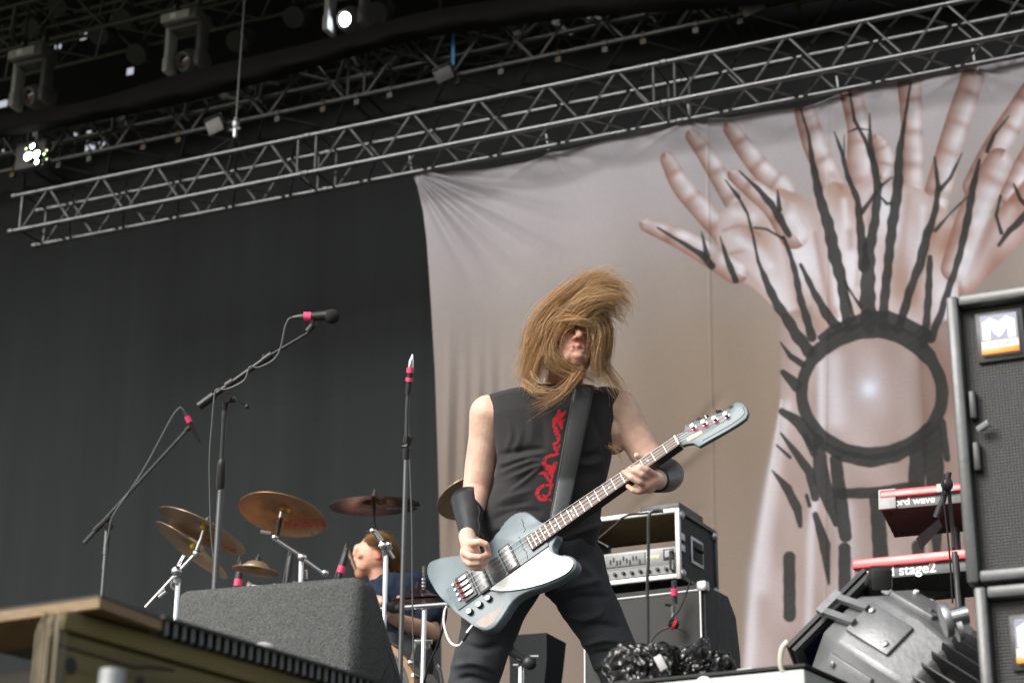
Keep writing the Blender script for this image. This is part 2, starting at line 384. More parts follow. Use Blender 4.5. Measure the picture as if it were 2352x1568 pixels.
# ------------------------------------------------------------------ moving lights, floods, hoist line
m_headgrey = M('grey_lamp_housing', (.09, .09, .095), .5, 0, .2, 15)
m_headlite = M('pale_grey_housing', (.4, .41, .43), .45, 0, .15, 15)
m_lens = M('dark_lens_glass', (.02, .012, .018), .06, 0, .2, 10, coat=1.0)
m_redglint = M('red_lens_glint', (.5, .07, .03), .1, 0, .2, 10, coat=1.0)
m_lamp_on = M('lit_lamp_lens', (.9, .92, 1), .3, 0, 0, 10, emit=(.88, .93, 1.0, 22))
def moving_head(x, y, off, lit, label):       # (x, y) = lens centre on the working grid
    c = WN(x, y, off); m = basis(SD, SN, UP, c)
    root = thing('moving_light', label, 'stage light', m=m, group='moving lights hung in the rig')
    def part(mb, name, mat, par=root): return link(name, (lambda me: (me.transform(m), me)[1])(mb.mesh(name)), mat, par)
    k = 1.0
    b = MB().box(Matrix.Translation((.05, .0, .47)), .42, .3, .14, .02); base = part(b, 'base_housing', m_headgrey)
    part(MB().box(Matrix.Translation((.0, -.154, .47)), .34, .01, .09), 'control_panel', m_headlite, base)
    part(MB().box(Matrix.Translation((-.02, -.161, .475)), .07, .006, .06), 'label_plate', m_white, base)
    for sx in (-1, 1):
        a = MB(); xx = .06 + sx * .19
        a.box(Matrix.Translation((xx, 0, .2)), .055, .16, .42, .015); a.box(Matrix.Translation((xx, 0, -.02)), .07, .19, .17, .025)
        part(a, 'yoke_arm', m_headlite if sx < 0 else m_headgrey)
    yb = MB().box(Matrix.Translation((.06, 0, .385)), .36, .18, .05, .015); part(yb, 'yoke_bridge', m_headgrey)
    ax = V((-.22, -.92, -.32)).normalized(); hd = MB(); f = frame_z(ax, (0, 0, 1), V((.06, .05, .03)) - ax * .12)
    hd.lathe([(.06, -.12), (.12, -.1), (.135, .0), (.135, .12), (.115, .17), (.1, .2), (.085, .2), (.085, .185)], f, 20)
    h = part(hd, 'lamp_head', m_headgrey)
    ln = MB().lathe([(.001, .19), (.06, .188), (.086, .178)], f, 20); part(ln, 'lens', m_lamp_on if lit else m_lens, h)
    if not lit:
        part(MB().ell(f @ V((-.02, -.035, .186)), .022, .022, .01, None, 10), 'lens_glint', m_redglint, h)  # small red disc painted as the glint on the dark lens
    for sx in (-.1, .18):
        part(MB().tube([V((sx, 0, .54)), V((sx, 0, .66))], .016, 8).lathe([(.04, -.02), (.042, 0), (.04, .02)], frame_z((1, 0, 0), (0, 0, 1), (sx, 0, .68)), 10), 'hook_clamp', m_dalu)
    return root
moving_head(60, 226, 2.2, False, 'unlit moving light with red glint in its lens, at the left picture edge')
moving_head(414, 146, 2.2, False, 'unlit moving light with red glinting lens between two other moving lights')
moving_head(784, 50, 2.0, True, 'moving light with its lens shining white at the top')

def flood(x, y, w, h, off, label, mat, tilt):
    c = WN(x, y, off); f = basis(SD, SN, UP, c) @ Matrix.Rotation(tilt, 4, 'Y') @ Matrix.Rotation(.35, 4, 'X')
    r = thing('flood_light', label, 'flood light', c, 'small flood lights on the second truss')
    MB().box(f, w, .03, h, .008).build('front_panel', mat, r)
    MB().box(f @ Matrix.Translation((0, .045, 0)), w * .8, .055, h * .75, .01).build('housing', m_headgrey, r)
    MB().tube([f @ V((-w * .55, .03, 0)), f @ V((-w * .55, .03, h * .75)), f @ V((w * .55, .03, h * .75)), f @ V((w * .55, .03, 0))], .007, 6).build('bracket', m_dalu, r)
flood(493, 290, .16, .13, 1.25, 'pale square flood light beside the hoist line', m_greypl, -.25)
flood(1020, 172, .17, .12, 1.25, 'grey square flood light under the blue strap', m_headgrey, -.25)
flood(1729, 16, .19, .12, 1.25, 'grey square flood light cut by the top picture edge', m_headgrey, -.25)

# hoist line down to the front truss
hl = thing('hoist_line', 'thin grey hoist line with shackle hanging down to the front truss', 'hoist line', WN(541, 290, .17))
top = WN(566, -60, .17); mid = WN(542, 285, .17)
MB().tube([top, mid], .009, 8).build('wire', m_dalu, hl)
sh = MB(); sh.tube([mid + UP * .05, mid - UP * .14], .022, 8); sh.ell(mid - UP * .0, .035, .035, .06); sh.tube([mid - SD * .05 - UP * .05, mid + SD * .05 - UP * .05], .014, 8); sh.build('shackle', m_steel, hl)
zt = T0.z + .34
for dn in (-.17, .17):
    for ds in (-.16, .05):
        MB().tube([mid - UP * .12, V((mid.x, mid.y, zt + .02)) + SD * ds + SN * dn], .012, 6).build('sling', m_blkplastic, hl)
st = thing('ratchet_strap', 'bright blue strap hanging from the second truss', 'strap', WN(1040, 110, 1.3))
m_blue = M('blue_webbing', (.03, .22, .5), .6, 0, .15, 30)
MB().loft([[WN(1037 + (q % 2) * 7, y, 1.3 - .004 * (q // 2)) for q in (0, 1, 3, 2)] for y in (73, 95, 118, 150)]).build('webbing', m_blue, st)
# loose cables and clutter in the roof, each its own thing
rng = random.Random(5)
m_dark = M('sooty_metal', (.06, .062, .062), .5, .5, .3, 20)
for k, (x, y) in enumerate([(300, 40), (150, 10), (690, 35), (880, 25), (1010, 60), (1180, 35), (245, 75), (90, 60), (560, 90), (330, 120)]):
    p = WN(x, y, 3.2); q = MB(); fm = basis(SD, SN, UP, p)
    q.box(fm @ Matrix.Rotation(rng.uniform(-.5, .5), 4, 'Y'), .18, .16, .22, .02); q.tube([p + UP * .1, p + UP * .35], .02, 6); q.lathe([(.09, -.02), (.12, .06), (.12, .1)], frame_z((-.2, -.7, -.6), (0, 0, 1), p - UP * .05 - SN * .08), 12)
    tag(q.build('par_can', m_dark), 'dark lamp can in the roof rigging, ' + ['between the two unlit moving lights', 'at the top edge over the leftmost moving light', 'left of the lit lamp', 'right of the lit lamp', 'second right of the lit lamp', 'above the blue strap', 'low between the unlit moving lights', 'just above the leftmost moving light', 'over the hoist line', 'under the middle moving light'][k], 'stage light', 'dark lamp cans in the roof')
for k, (x0, y0, x1, y1) in enumerate([(640, 232, 1290, 96), (860, 178, 1500, 60), (60, 345, 520, 268), (330, 300, 760, 222)]):
    pts = [];
    for t in np.linspace(0, 1, 24):
        p = WN(lerp(x0, x1, t), lerp(y0, y1, t) - 14, 1.6); pts.append(p - UP * (.12 * math.sin(t * 3.14 * (2 + k % 2)) ** 2))
    tag(MB().tube(pts, .012, 6).build('cable', m_rubber), 'black cable looped behind the second truss, ' + ['between hoist line and blue strap', 'around the blue strap', 'at the left picture edge', 'around the hoist line'][k], 'cable', 'cables slung along the second truss')
# bits of metal in the roof gap that catch the light
for k in range(46):
    x = rng.uniform(20, 1650); y = 372 - .212 * x - rng.uniform(18, 75)
    if y < 4: continue
    p = WN(x, y, rng.uniform(2.2, 4.5)); q = MB(); fm = basis(SD, SN, UP, p) @ Matrix.Rotation(rng.uniform(-1.2, 1.2), 4, 'Y') @ Matrix.Rotation(rng.uniform(-.6, .6), 4, 'X')
    L = rng.uniform(.12, .4); q.box(fm, .03, .03, L); q.box(fm @ Matrix.Translation((0, -.01, L / 2)), .07, .06, .05)
    tag(q.build('rigging_bracket', rng.choice([m_dalu, m_dark, m_dark, m_steel])), 'small metal bracket in the dark gap above the second truss', 'bracket', 'brackets in the roof gap')

# glowing cells added for a bright spot of unknown source at the far left
lf = thing('glow_cluster', 'added cluster of greenish-white glowing cells at far left under the roof drape', 'flood light', WN(76, 356, 1.2))
m_glow = M('glowing_cell', (.9, 1, .85), .3, 0, 0, 10, emit=(.93, 1.0, .82, 14)); m_glow2 = M('dim_glowing_cell', (.9, 1, .7), .3, 0, 0, 10, emit=(.75, 1.0, .45, 4))
hs2 = MB().box(basis(SD, SN, UP, WN(76, 358, 1.32)), .36, .1, .3, .02).build('housing', m_headgrey, lf)
for (x, y, rr, mt) in ((66, 360, .05, m_glow), (85, 355, .045, m_glow), (76, 337, .032, m_glow), (86, 373, .028, m_glow), (103, 355, .018, m_glow2), (109, 347, .014, m_glow2), (62, 343, .016, m_glow2), (109, 367, .013, m_glow2)):
    p_ = WN(x, y, 1.24); MB().lathe([(rr * 1.15, .03), (rr * 1.15, -.012), (rr, -.02)], frame_z(SN, UP, p_), 14, False).build('cell_rim', m_dalu, hs2); MB().ell(p_, rr, .012, rr * .9, basis(SD, SN, UP), 14).build('glow_cell', mt, lf)
# ------------------------------------------------------------------ the printed banner
top_e = [(946, 393), (1003, 398), (1100, 387), (1148, 381), (1206, 370), (1237, 361), (1260, 345), (1300, 342), (1370, 328), (1445, 310), (1537, 292), (1586, 277), (1675, 269), (1780, 251),
         (1835, 243), (1900, 223), (1927, 214), (2046, 191), (2118, 181), (2263, 148), (2346, 126), (2500, 95), (2720, 48)]
left_e = [(946, 393), (962, 430), (975, 480), (983, 545), (989, 640), (994, 740), (999, 850), (1002, 1000), (1005, 1200), (1008, 1450), (1010, 1800)]
tx, ty = np.array(top_e).T; lx, ly = np.array(left_e).T
NX, NY = 760, 560
v = np.linspace(0, 1, NY)[:, None] ** 1.0; u = np.linspace(0, 1, NX)[None, :]
# working-grid position of every grid point: rows run down from the top edge to the stage floor
XR = 2720.0; x_top = 946 + (XR - 946) * u
Y = np.interp(x_top, tx, ty) + 0 * v; YB = 1760.0
Y = Y + (YB - Y) * v
X = np.interp(Y, ly, lx) + (XR - np.interp(Y, ly, lx)) * u
Y = np.interp(X, tx, ty); Y = Y + (YB - Y) * v
def paint_all(X, Y):
    C = np.zeros(X.shape + (3,)); rng = np.random.RandomState(4)
    def c3(r, g, b): return np.array(lin(r, g, b))
    # ground of the print: pale lilac above, brown-grey below
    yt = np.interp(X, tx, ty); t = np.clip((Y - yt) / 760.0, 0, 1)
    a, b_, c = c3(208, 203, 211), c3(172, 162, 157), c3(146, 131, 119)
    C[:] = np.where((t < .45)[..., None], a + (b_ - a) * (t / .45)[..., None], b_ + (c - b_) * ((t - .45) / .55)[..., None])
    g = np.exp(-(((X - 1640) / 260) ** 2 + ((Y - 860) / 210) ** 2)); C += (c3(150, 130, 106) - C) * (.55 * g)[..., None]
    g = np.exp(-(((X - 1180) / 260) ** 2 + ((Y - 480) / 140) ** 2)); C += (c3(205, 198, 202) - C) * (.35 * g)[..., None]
    def over(m, col): C[:] = C + (col - C) * m[..., None]
    def box(pts, pad):
        P = np.array([p[:3] for p in pts]); r = P[:, 2].max() + pad
        return (X > P[:, 0].min() - r) & (X < P[:, 0].max() + r) & (Y > P[:, 1].min() - r) & (Y < P[:, 1].max() + r)
    def sub(pts, pad): k = box(pts, pad); return k, X[k], Y[k]
    skinA, skinB, skinR, skinW = c3(214, 199, 199), c3(186, 156, 145), c3(160, 110, 92), c3(240, 238, 248)
    def finger(pts, pads=4, tip=.9, dark=.75, soft=2.0, seed=0, white=.85):
        pts = spline(pts, 14); k, x, y = sub(pts, 8); d, tt, r, sd = segdist(x, y, pts)
        m = np.clip((r - d) / soft + .5, 0, 1); q = np.clip(d / np.maximum(r, 1), 0, 1); rr = np.random.RandomState(seed)
        col = skinA + (skinB - skinA) * (.55 * q ** 2)[:, None]
        col = col + (skinW - col) * (white * np.clip(1 - np.abs(sd / np.maximum(r, 1) + .45) / .6, 0, 1))[:, None]
        ph = (tt * pads) % 1.0; cre = np.exp(-((ph - .5) / .13) ** 2) * (tt < .9)
        col = col + (skinR - col) * (dark * (.75 * cre + .55 * np.exp(-((tt - .02) / .16) ** 2) * tip) * (1 - .4 * q))[:, None]
        col = col + (skinR * .8 - col) * (.9 * np.clip(sd / np.maximum(r, 1) - .05, 0, 1))[:, None]
        wob = .06 * np.sin(x * .11 + y * .07 + seed) + .05 * np.sin(x * .031 - y * .16 + 2 * seed); col = col * (1 + wob)[:, None]
        cc = C[k]; C[k] = cc + (col - cc) * m[:, None]
    def poly(pts, col0, col1, soft=6, seed=0):
        P = np.array(pts); k = (X > P[:, 0].min() - 9) & (X < P[:, 0].max() + 9) & (Y > P[:, 1].min() - 9) & (Y < P[:, 1].max() + 9)
        x, y = X[k], Y[k]; ins = np.zeros(x.shape, bool); n = len(P)
        for i in range(n):
            (x0, y0), (x1, y1) = P[i], P[(i + 1) % n]
            ins ^= ((y0 > y) != (y1 > y)) & (x < (x1 - x0) * (y - y0) / (y1 - y0 + 1e-9) + x0)
        d, _, _, _ = segdist(x, y, [(p[0], p[1], 1) for p in list(P) + [P[0]]])
        m = np.clip(np.where(ins, d, -d) / soft + .5, 0, 1)
        w_ = .5 + .28 * np.sin(x * .021 + y * .014 + seed) + .22 * np.sin(x * .043 - y * .029 + 1.7 * seed) ; w_ = np.clip(w_, 0, 1)
        e = np.clip(d / 26, 0, 1); w_ = w_ * (.35 + .65 * e)
        col = col1 + (col0 - col1) * w_[:, None]
        cc = C[k]; C[k] = cc + (col - cc) * m[:, None]
    K5 = crop(2500, 300, 1.4254); K6 = crop(2900, 1100, .9615)
    def s5(*p): return [(a, b_, r / 2.4825) for (a, b_, r) in K5(*p)]
    def s6(*p): return [(a, b_, r / 1.6745) for (a, b_, r) in K6(*p)]
    # hands behind
    finger(s5((600, 300, 45), (700, 440, 58), (800, 560, 62), (900, 640, 66)), 3, seed=1)
    finger(s5((395, 360, 42), (480, 480, 52), (560, 620, 55), (640, 760, 58)), 3, seed=2)
    finger(s5((250, 490, 44), (330, 640, 58), (450, 780, 62), (590, 930, 70)), 3, seed=3)
    finger(s5((1020, 200, 62), (1080, 400, 70), (1150, 560, 70), (1230, 800, 78)), 3, seed=5)
    finger(s5((1290, 110, 66), (1335, 300, 68), (1345, 480, 78), (1370, 740, 88)), 3, seed=6)
    finger(s5((1625, 60, 70), (1640, 300, 62), (1645, 550, 62), (1620, 860, 85)), 4, seed=7)
    finger(s5((1985, 10, 62), (1910, 250, 68), (1840, 480, 72), (1750, 800, 80)), 4, seed=8)
    finger(s5((2330, 60, 60), (2200, 260, 72), (2090, 450, 74), (2000, 640, 74)), 4, seed=9)
    finger(s5((2420, 250, 62), (2330, 420, 66), (2240, 560, 60), (2180, 680, 50)), 3, seed=10)
    finger(s5((1450, 380, 40), (1490, 470, 52), (1480, 560, 45)), 2, seed=11)
    poly([p[:2] for p in K5((1060, 690), (1180, 600), (1300, 640), (1500, 600), (1700, 660), (1860, 800), (1990, 980), (1950, 1200), (1900, 1420), (1500, 1500), (1180, 1480), (1120, 1300), (1090, 1000))], skinW, skinB, seed=2)
    poly([p[:2] for p in K5((540, 780), (640, 700), (700, 690), (880, 640), (1000, 680), (1080, 760), (1150, 1000), (1220, 1380), (1080, 1600), (880, 1350), (720, 1200), (560, 1110), (520, 930))], skinW, skinB, seed=5)
    finger(s5((620, 565, 42), (720, 640, 56), (850, 750, 70), (960, 900, 90)), 2, seed=12)
    finger(s5((130, 860, 42), (300, 930, 56), (470, 1020, 66), (620, 1110, 74)), 2, seed=4)
    poly([p[:2] for p in K5((2300, 560), (2400, 700), (2300, 900), (2120, 1080), (1980, 1240), (1900, 1330), (1900, 1150), (2010, 900), (2150, 720))], skinA, skinR, seed=7)
    finger(s5((2130, 485, 78), (2060, 620, 84), (1960, 850, 80), (1880, 1100, 80)), 2, tip=.5, seed=13)
    faA, faB, faR = c3(192, 176, 175), c3(166, 146, 140), c3(146, 120, 111)
    # forearms below
    poly([p[:2] for p in K6((205, 150), (330, 120), (380, 260), (370, 640), (345, 900), (330, 1250), (320, 1700), (60, 1700), (85, 1330), (120, 1100), (160, 820), (205, 560), (215, 330))], faA, faB, 9, 1)
    poly([p[:2] for p in K6((745, 200), (880, 160), (930, 500), (960, 900), (980, 1700), (760, 1700), (760, 900))], faB, faR, 9, 3)
    poly([p[:2] for p in K6((372, 230), (560, 190), (740, 235), (760, 560), (770, 900), (800, 1300), (830, 1700), (330, 1700), (322, 1250), (335, 1000), (360, 760), (375, 620))], faA, faB, 7, 9)
    for pl, wd, cl, st_ in ((s6((372, 240, 8), (375, 640, 9), (335, 1000, 12), (322, 1400, 12), (318, 1700, 14)), 1, skinW, .6), (s6((215, 480, 3), (165, 800, 9), (115, 1150, 14), (85, 1700, 16)), 1, skinW, .5), (s6((748, 240, 10), (765, 640, 12)), 1, faR, .5), (s6((300, 900, 26), (290, 1300, 34), (290, 1700, 34)), 1, faR, .35)):
        k, x, y = sub(pl, 40); d, _, r, _ = segdist(x, y, pl); m = st_ * np.exp(-(d / (r * 1.6)) ** 2); cc = C[k]; C[k] = cc + (cl - cc) * m[:, None]
    g = K6((560, 440))[0]; d = np.hypot(X - g[0], Y - g[1]); over(.75 * np.exp(-(d / 20) ** 2) + .25 * np.exp(-(d / 60) ** 2), c3(226, 232, 250))
    # soft creases, knuckles and tendons of the printed hands
    def soft(pts, col, a, wd=1.0):
        pts = [(p[0], p[1], p[2]) for p in spline(pts, 16)]; k, x, y = sub(pts, 30); d, tt, r, _ = segdist(x, y, pts); m = a * np.exp(-(d / (r * wd)) ** 2); cc = C[k]; C[k] = cc + (col - cc) * m[:, None]
    for q, col, al in [(((560, 880, 12), (660, 850, 14), (760, 900, 12)), skinR, .5), (((600, 1010, 14), (700, 990, 16), (800, 1050, 14)), skinR, .5), (((640, 930, 30), (740, 1000, 40), (820, 1080, 30)), skinW, .7), (((620, 780, 40), (720, 800, 46)), skinW, .7), (((900, 950, 20), (950, 1150, 26), (1010, 1350, 26)), skinR, .4),
                       (((1250, 720, 22), (1270, 950, 26), (1290, 1200, 26)), skinW, .7), (((1330, 760, 16), (1340, 1000, 20), (1330, 1200, 18)), skinR, .4), (((1285, 900, 26), (1290, 980, 30)), skinR, .55), (((1620, 700, 26), (1590, 950, 30), (1560, 1250, 30)), skinB, .6), (((1700, 760, 24), (1690, 950, 26), (1640, 1200, 24)), skinW, .6),
                       (((1760, 900, 22), (1700, 1100, 26), (1640, 1300, 22)), skinR, .4), (((1860, 900, 34), (1840, 980, 40)), skinR, .6), (((1130, 760, 30), (1180, 1000, 34), (1210, 1300, 30)), skinW, .6), (((1080, 900, 16), (1130, 1150, 20), (1180, 1350, 18)), skinR, .45), (((1420, 700, 24), (1400, 860, 26)), skinR, .5), (((2050, 800, 30), (1990, 980, 34), (1930, 1180, 30)), skinW, .6), (((2200, 760, 30), (2080, 960, 36), (1990, 1140, 30)), skinA, .6),
                       (((1180, 560, 18), (1230, 640, 20)), skinR, .4), (((700, 1130, 30), (820, 1260, 36)), skinR, .35), (((950, 760, 34), (1020, 900, 40)), skinW, .5)]: soft(s5(*q), col, al)
    for q, col, al in [(((420, 330, 40), (430, 560, 40)), skinW, .5), (((640, 300, 50), (660, 560, 50)), faB, .6), (((470, 900, 30), (480, 1200, 40)), skinW, .4), (((700, 850, 30), (720, 1200, 36)), faR, .3), (((240, 500, 20), (180, 820, 26), (140, 1200, 30)), skinW, .4), (((560, 900, 30), (560, 1100, 30)), faB, .5), (((800, 260, 34), (830, 500, 34)), faR, .5)]: soft(s6(*q), col, al)
    # the black branch tattoo
    ink = c3(56, 58, 57) * .9
    def ink_stroke(pts, soft=2.2, a=.95, rag=.16):
        pts = [(p[0], p[1], p[2] / 2) for p in pts]; k, x, y = sub(pts, 6); d, tt, r, _ = segdist(x, y, pts)
        r = r * (.86 + rag * np.sin(x * .09 + y * .07) * np.sin(x * .05 - y * .08 + 1.3))
        m = a * np.clip((r - d) / soft + .5, 0, 1); n_ = .1 * np.sin(x * .07) * np.sin(y * .05 + 1) + .06 * np.sin(x * .21 + y * .3)
        cc = C[k]; C[k] = cc + (ink * (1 + n_)[:, None] - cc) * m[:, None]
    for q in [((990, 170, 12), (1040, 330, 20), (1060, 480, 40), (1100, 680, 62), (1160, 850, 78), (1200, 1050, 84), (1235, 1180, 74), (1265, 1400, 70)),
              ((1280, 85, 14), (1310, 260, 22), (1370, 370, 26), (1420, 500, 46), (1450, 650, 54), (1430, 850, 60), (1400, 1000, 84), (1390, 1300, 118), (1400, 1420, 130)),
              ((1400, 230, 8), (1402, 400, 34), (1420, 500, 46)), ((1270, 330, 8), (1330, 310, 20), (1390, 320, 10)),
              ((1632, 50, 14), (1600, 250, 24), (1570, 450, 50), (1560, 650, 68), (1530, 850, 68), (1510, 1100, 60), (1480, 1350, 64), (1475, 1440, 70)),
              ((1190, 320, 8), (1240, 450, 30), (1270, 580, 36), (1330, 720, 42), (1350, 900, 58), (1370, 1100, 84)), ((1250, 340, 6), (1250, 460, 16)),
              ((1440, 680, 26), (1360, 790, 34)), ((1530, 590, 10), (1460, 650, 26)), ((1460, 700, 10), (1500, 745, 22), (1530, 740, 16)),
              ((1770, 480, 14), (1790, 650, 36), (1770, 780, 42), (1730, 900, 60), (1690, 1050, 64), (1640, 1200, 54), (1590, 1370, 54), (1560, 1460, 60)),
              ((1925, 450, 8), (1860, 590, 26), (1800, 660, 32)), ((2020, 480, 18), (1980, 650, 46), (1950, 850, 54), (1920, 980, 44), (1870, 1150, 48), (1800, 1350, 50), (1745, 1500, 56)),
              ((1740, 1040, 40), (1732, 1250, 48), (1712, 1470, 48), (1700, 1540, 56)), ((1960, 690, 10), (1850, 800, 16), (1770, 890, 24)),
              ((570, 595, 10), (640, 690, 30)), ((640, 690, 20), (690, 780, 18), (720, 900, 20), (750, 1050, 24), (800, 1180, 48), (880, 1330, 66), (960, 1450, 76), (1050, 1580, 84)),
              ((645, 540, 10), (740, 630, 30), (830, 730, 48), (880, 820, 54), (935, 910, 36)), ((865, 650, 10), (875, 760, 40)),
              ((730, 860, 18), (800, 870, 16), (900, 930, 18)), ((900, 920, 22), (940, 1020, 30), (970, 1120, 44), (1000, 1280, 50), (1070, 1500, 60)),
              ((190, 875, 14), (330, 960, 26), (430, 1020, 42), (495, 1085, 50)), ((440, 900, 8), (470, 1040, 40)), ((540, 920, 8), (575, 1040, 34), (625, 1160, 44)),
              ((1000, 1080, 24), (1080, 1240, 46), (1150, 1370, 66), (1210, 1430, 70)), ((1120, 1500, 50), (1230, 1440, 76), (1390, 1395, 120), (1560, 1410, 100), (1710, 1480, 90)), ((1250, 1180, 14), (1310, 1270, 18), (1350, 1330, 26)), ((1270, 1250, 20), (1310, 1400, 30)),
              ((2330, 740, 60), (2190, 870, 42), (2125, 960, 22)), ((2210, 610, 12), (2250, 700, 30), (2300, 740, 44)), ((2135, 680, 18), (2110, 790, 20), (2140, 890, 24)),
              ((2185, 225, 8), (2100, 330, 24), (2060, 430, 30))]: ink_stroke(s5(*q))
    e = [(565 + 268 * math.cos(t), 452 + 236 * math.sin(t), (46 if math.sin(t) > -.55 else 62)) for t in np.linspace(0, 2 * math.pi, 49)]
    ink_stroke([(p_[0], p_[1], p_[2] * 1.2) for p_ in s6(*e)], rag=.05)
    for q in [((210, 255, 6), (250, 310, 20), (300, 345, 26)), ((220, 370, 22), (275, 425, 44)), ((215, 520, 24), (290, 570, 44), (350, 650, 54)), ((212, 605, 8), (270, 680, 26), (330, 760, 36), (352, 860, 30)),
              ((195, 650, 8), (250, 700, 14)), ((178, 748, 6), (240, 820, 34), (280, 900, 36), (292, 965, 18)), ((310, 620, 20), (345, 690, 26)), ((318, 850, 14), (330, 890, 16)),
              ((385, 660, 30), (460, 700, 42), (560, 718, 46), (660, 700, 42), (735, 660, 34)), ((365, 640, 40), (375, 780, 62), (410, 880, 50), (430, 965, 14)),
              ((430, 715, 44), (450, 880, 50), (468, 1005, 46)), ((440, 845, 38), (600, 835, 40), (735, 815, 44)), ((585, 860, 54), (600, 1110, 56)), ((745, 660, 60), (735, 810, 60)), ((790, 600, 76), (805, 780, 66), (812, 1080, 26)),
              ((248, 1085, 46), (250, 1310, 46)), ((465, 1055, 44), (465, 1260, 44)), ((352, 925, 22), (390, 1040, 42), (406, 1190, 10)), ((742, 1040, 46), (745, 1150, 46)), ((830, 560, 30), (850, 700, 24))]:
        ink_stroke([(p_[0], p_[1], p_[2] * 1.25) for p_ in s6(*q)], rag=.05)
    C *= (1 + .025 * rng.randn(*X.shape))[..., None]
    return np.clip(C * np.array((.535, .545, .56)), 0, 1)
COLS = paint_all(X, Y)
# lay the cloth on its hanging plane, behind and below the truss, with pull folds
off = .40; cn = np.array(CAM); sn = np.array(SN); num = float((T0 + SN * off - CAM).dot(SN))
R = np.array(CF)[None, None] + np.array(CR) * ((X - 1176) / FPX)[..., None] + np.array(CU) * ((784 - Y) / FPX)[..., None]
PT = cn + R * (num / (R @ sn))[..., None]
def ridge(pts, amp, wdt):
    d, t, r, _ = segdist(X, Y, pts); return amp * np.exp(-(d / (wdt * (.4 + 1.2 * t))) ** 2) * (1 - t) ** .7
Zf = .03 * np.sin(X * .011 + Y * .002) + .012 * np.sin(X * .031 - Y * .004 + 1)
for k, a in enumerate(np.linspace(4, 62, 9)):
    L = 420 - 22 * abs(k - 3); an = math.radians(a)
    Zf += ridge([(946, 393, 1), (946 + L * math.cos(an), 396 + L * math.sin(an), 1)], (-.035 if k % 2 else .03), 9)
for (hx, hy) in ((1260, 345), (1586, 277), (1927, 214), (2240, 152)):
    for k, a in enumerate((168, 150, 12, 28, 55)):
        an = math.radians(a); L = 230 if k < 2 or k == 2 else 150
        Zf += ridge([(hx, hy, 1), (hx + L * math.cos(an), hy + L * math.sin(an) + (14 if k < 2 else 0), 1)], (-.014 if k % 2 else .013), 9)
def ridge2(pts, amp, wdt):
    d, t, r, _ = segdist(X, Y, pts); return amp * np.exp(-(d / wdt) ** 2) * np.sin(np.pi * np.clip(t, 0, 1)) ** 1.5
for k in range(8):
    x0 = 1014 + k * 15 + 5 * (k % 3); Zf += ridge2([(x0 + 4, 1340 - 30 * (k % 4), 1), (x0 + 12, 1050, 1), (x0 + 22, 700 + 40 * (k % 3), 1)], .022 * (1 if k % 2 else -1), 9)
for (x0, y0, x1, y1, am) in ((1540, 1060, 1680, 880, .02), (1470, 1150, 1680, 960, -.02), (1400, 1230, 1620, 1020, .016), (1440, 1280, 1640, 1150, .014)):
    Zf += ridge2([(x0, y0, 1), (x1, y1, 1)], am, 14)
Zf += -.008 * np.exp(-((X - 1633 - (Y - 900) * .012) / 2.5) ** 2) - .006 * np.exp(-((X - 1900) / 2.5) ** 2)   # sewn seams
PT = PT + sn * Zf[..., None]
me = bpy.data.meshes.new('banner'); nv = NX * NY
idx = np.arange(nv).reshape(NY, NX); q = np.stack([idx[:-1, :-1], idx[1:, :-1], idx[1:, 1:], idx[:-1, 1:]], -1).reshape(-1, 4)
me.vertices.add(nv); me.vertices.foreach_set('co', PT.astype(np.float32).ravel())
me.loops.add(q.size); me.loops.foreach_set('vertex_index', q.astype(np.int32).ravel())
me.polygons.add(len(q)); me.polygons.foreach_set('loop_start', np.arange(0, q.size, 4, dtype=np.int32)); me.update(calc_edges=True); me.shade_smooth()
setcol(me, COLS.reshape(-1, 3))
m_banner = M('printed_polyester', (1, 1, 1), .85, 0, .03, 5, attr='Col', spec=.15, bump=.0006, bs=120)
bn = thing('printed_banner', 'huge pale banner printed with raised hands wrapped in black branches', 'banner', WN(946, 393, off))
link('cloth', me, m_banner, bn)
for (hx, hy) in ((946, 393), (1260, 345), (1586, 277), (1927, 214), (2240, 152)):
    p = WN(hx, hy, off); MB().tube([p, p + UP * .12 - SN * .05], .008, 6).build('tie_cord', m_white, bn)
# ================================================================== the bass player
m_skin = M('skin', (1, 1, 1), .46, 0, .12, 38, attr='Col', bump=.0006, bs=70, sss=.08, spec=.35)
m_shirt = M('black_cotton', (1, 1, 1), .9, 0, .1, 8, attr='Col', spec=.2, bump=.0006, bs=400, sheen=.1)
m_jeans = M('black_denim', (.046, .051, .056), .85, 0, .3, 6, bump=.0007, bs=350, spec=.2)
m_leather = M('black_leather', (.02, .021, .022), .38, 0, .25, 14, bump=.0008, bs=120, spec=.5)
m_strap = M('worn_leather_strap', (.03, .034, .035), .42, 0, .25, 10, bump=.0006, bs=160)
BD = 6.5
def B(x, y, dd=0.0): return W(x, y, BD + dd)
DH = V((0, 1, 0))                        # level, away from the viewer
def ring(cx, cy, hw, dep, dd=0.0, n=44, sq=2.4, tilt=0.0):
    c = B(cx, cy, dd); r = hw * BD / FPX; out = []
    for j in range(n):
        a = 2 * math.pi * j / n; ca, sa = math.cos(a), math.sin(a)
        e = (abs(ca) ** sq + abs(sa) ** sq) ** (-1 / sq)
        out.append(c + CR * (r * ca * e) + DH * (dep * sa * e) + UP * (tilt * ca * e))
    return out
bp = thing('person', 'long-haired bass player in black sleeveless shirt, head thrown back, legs apart', 'person', V((B(1280, 1200).x, B(1280, 1200).y, FLOOR)))

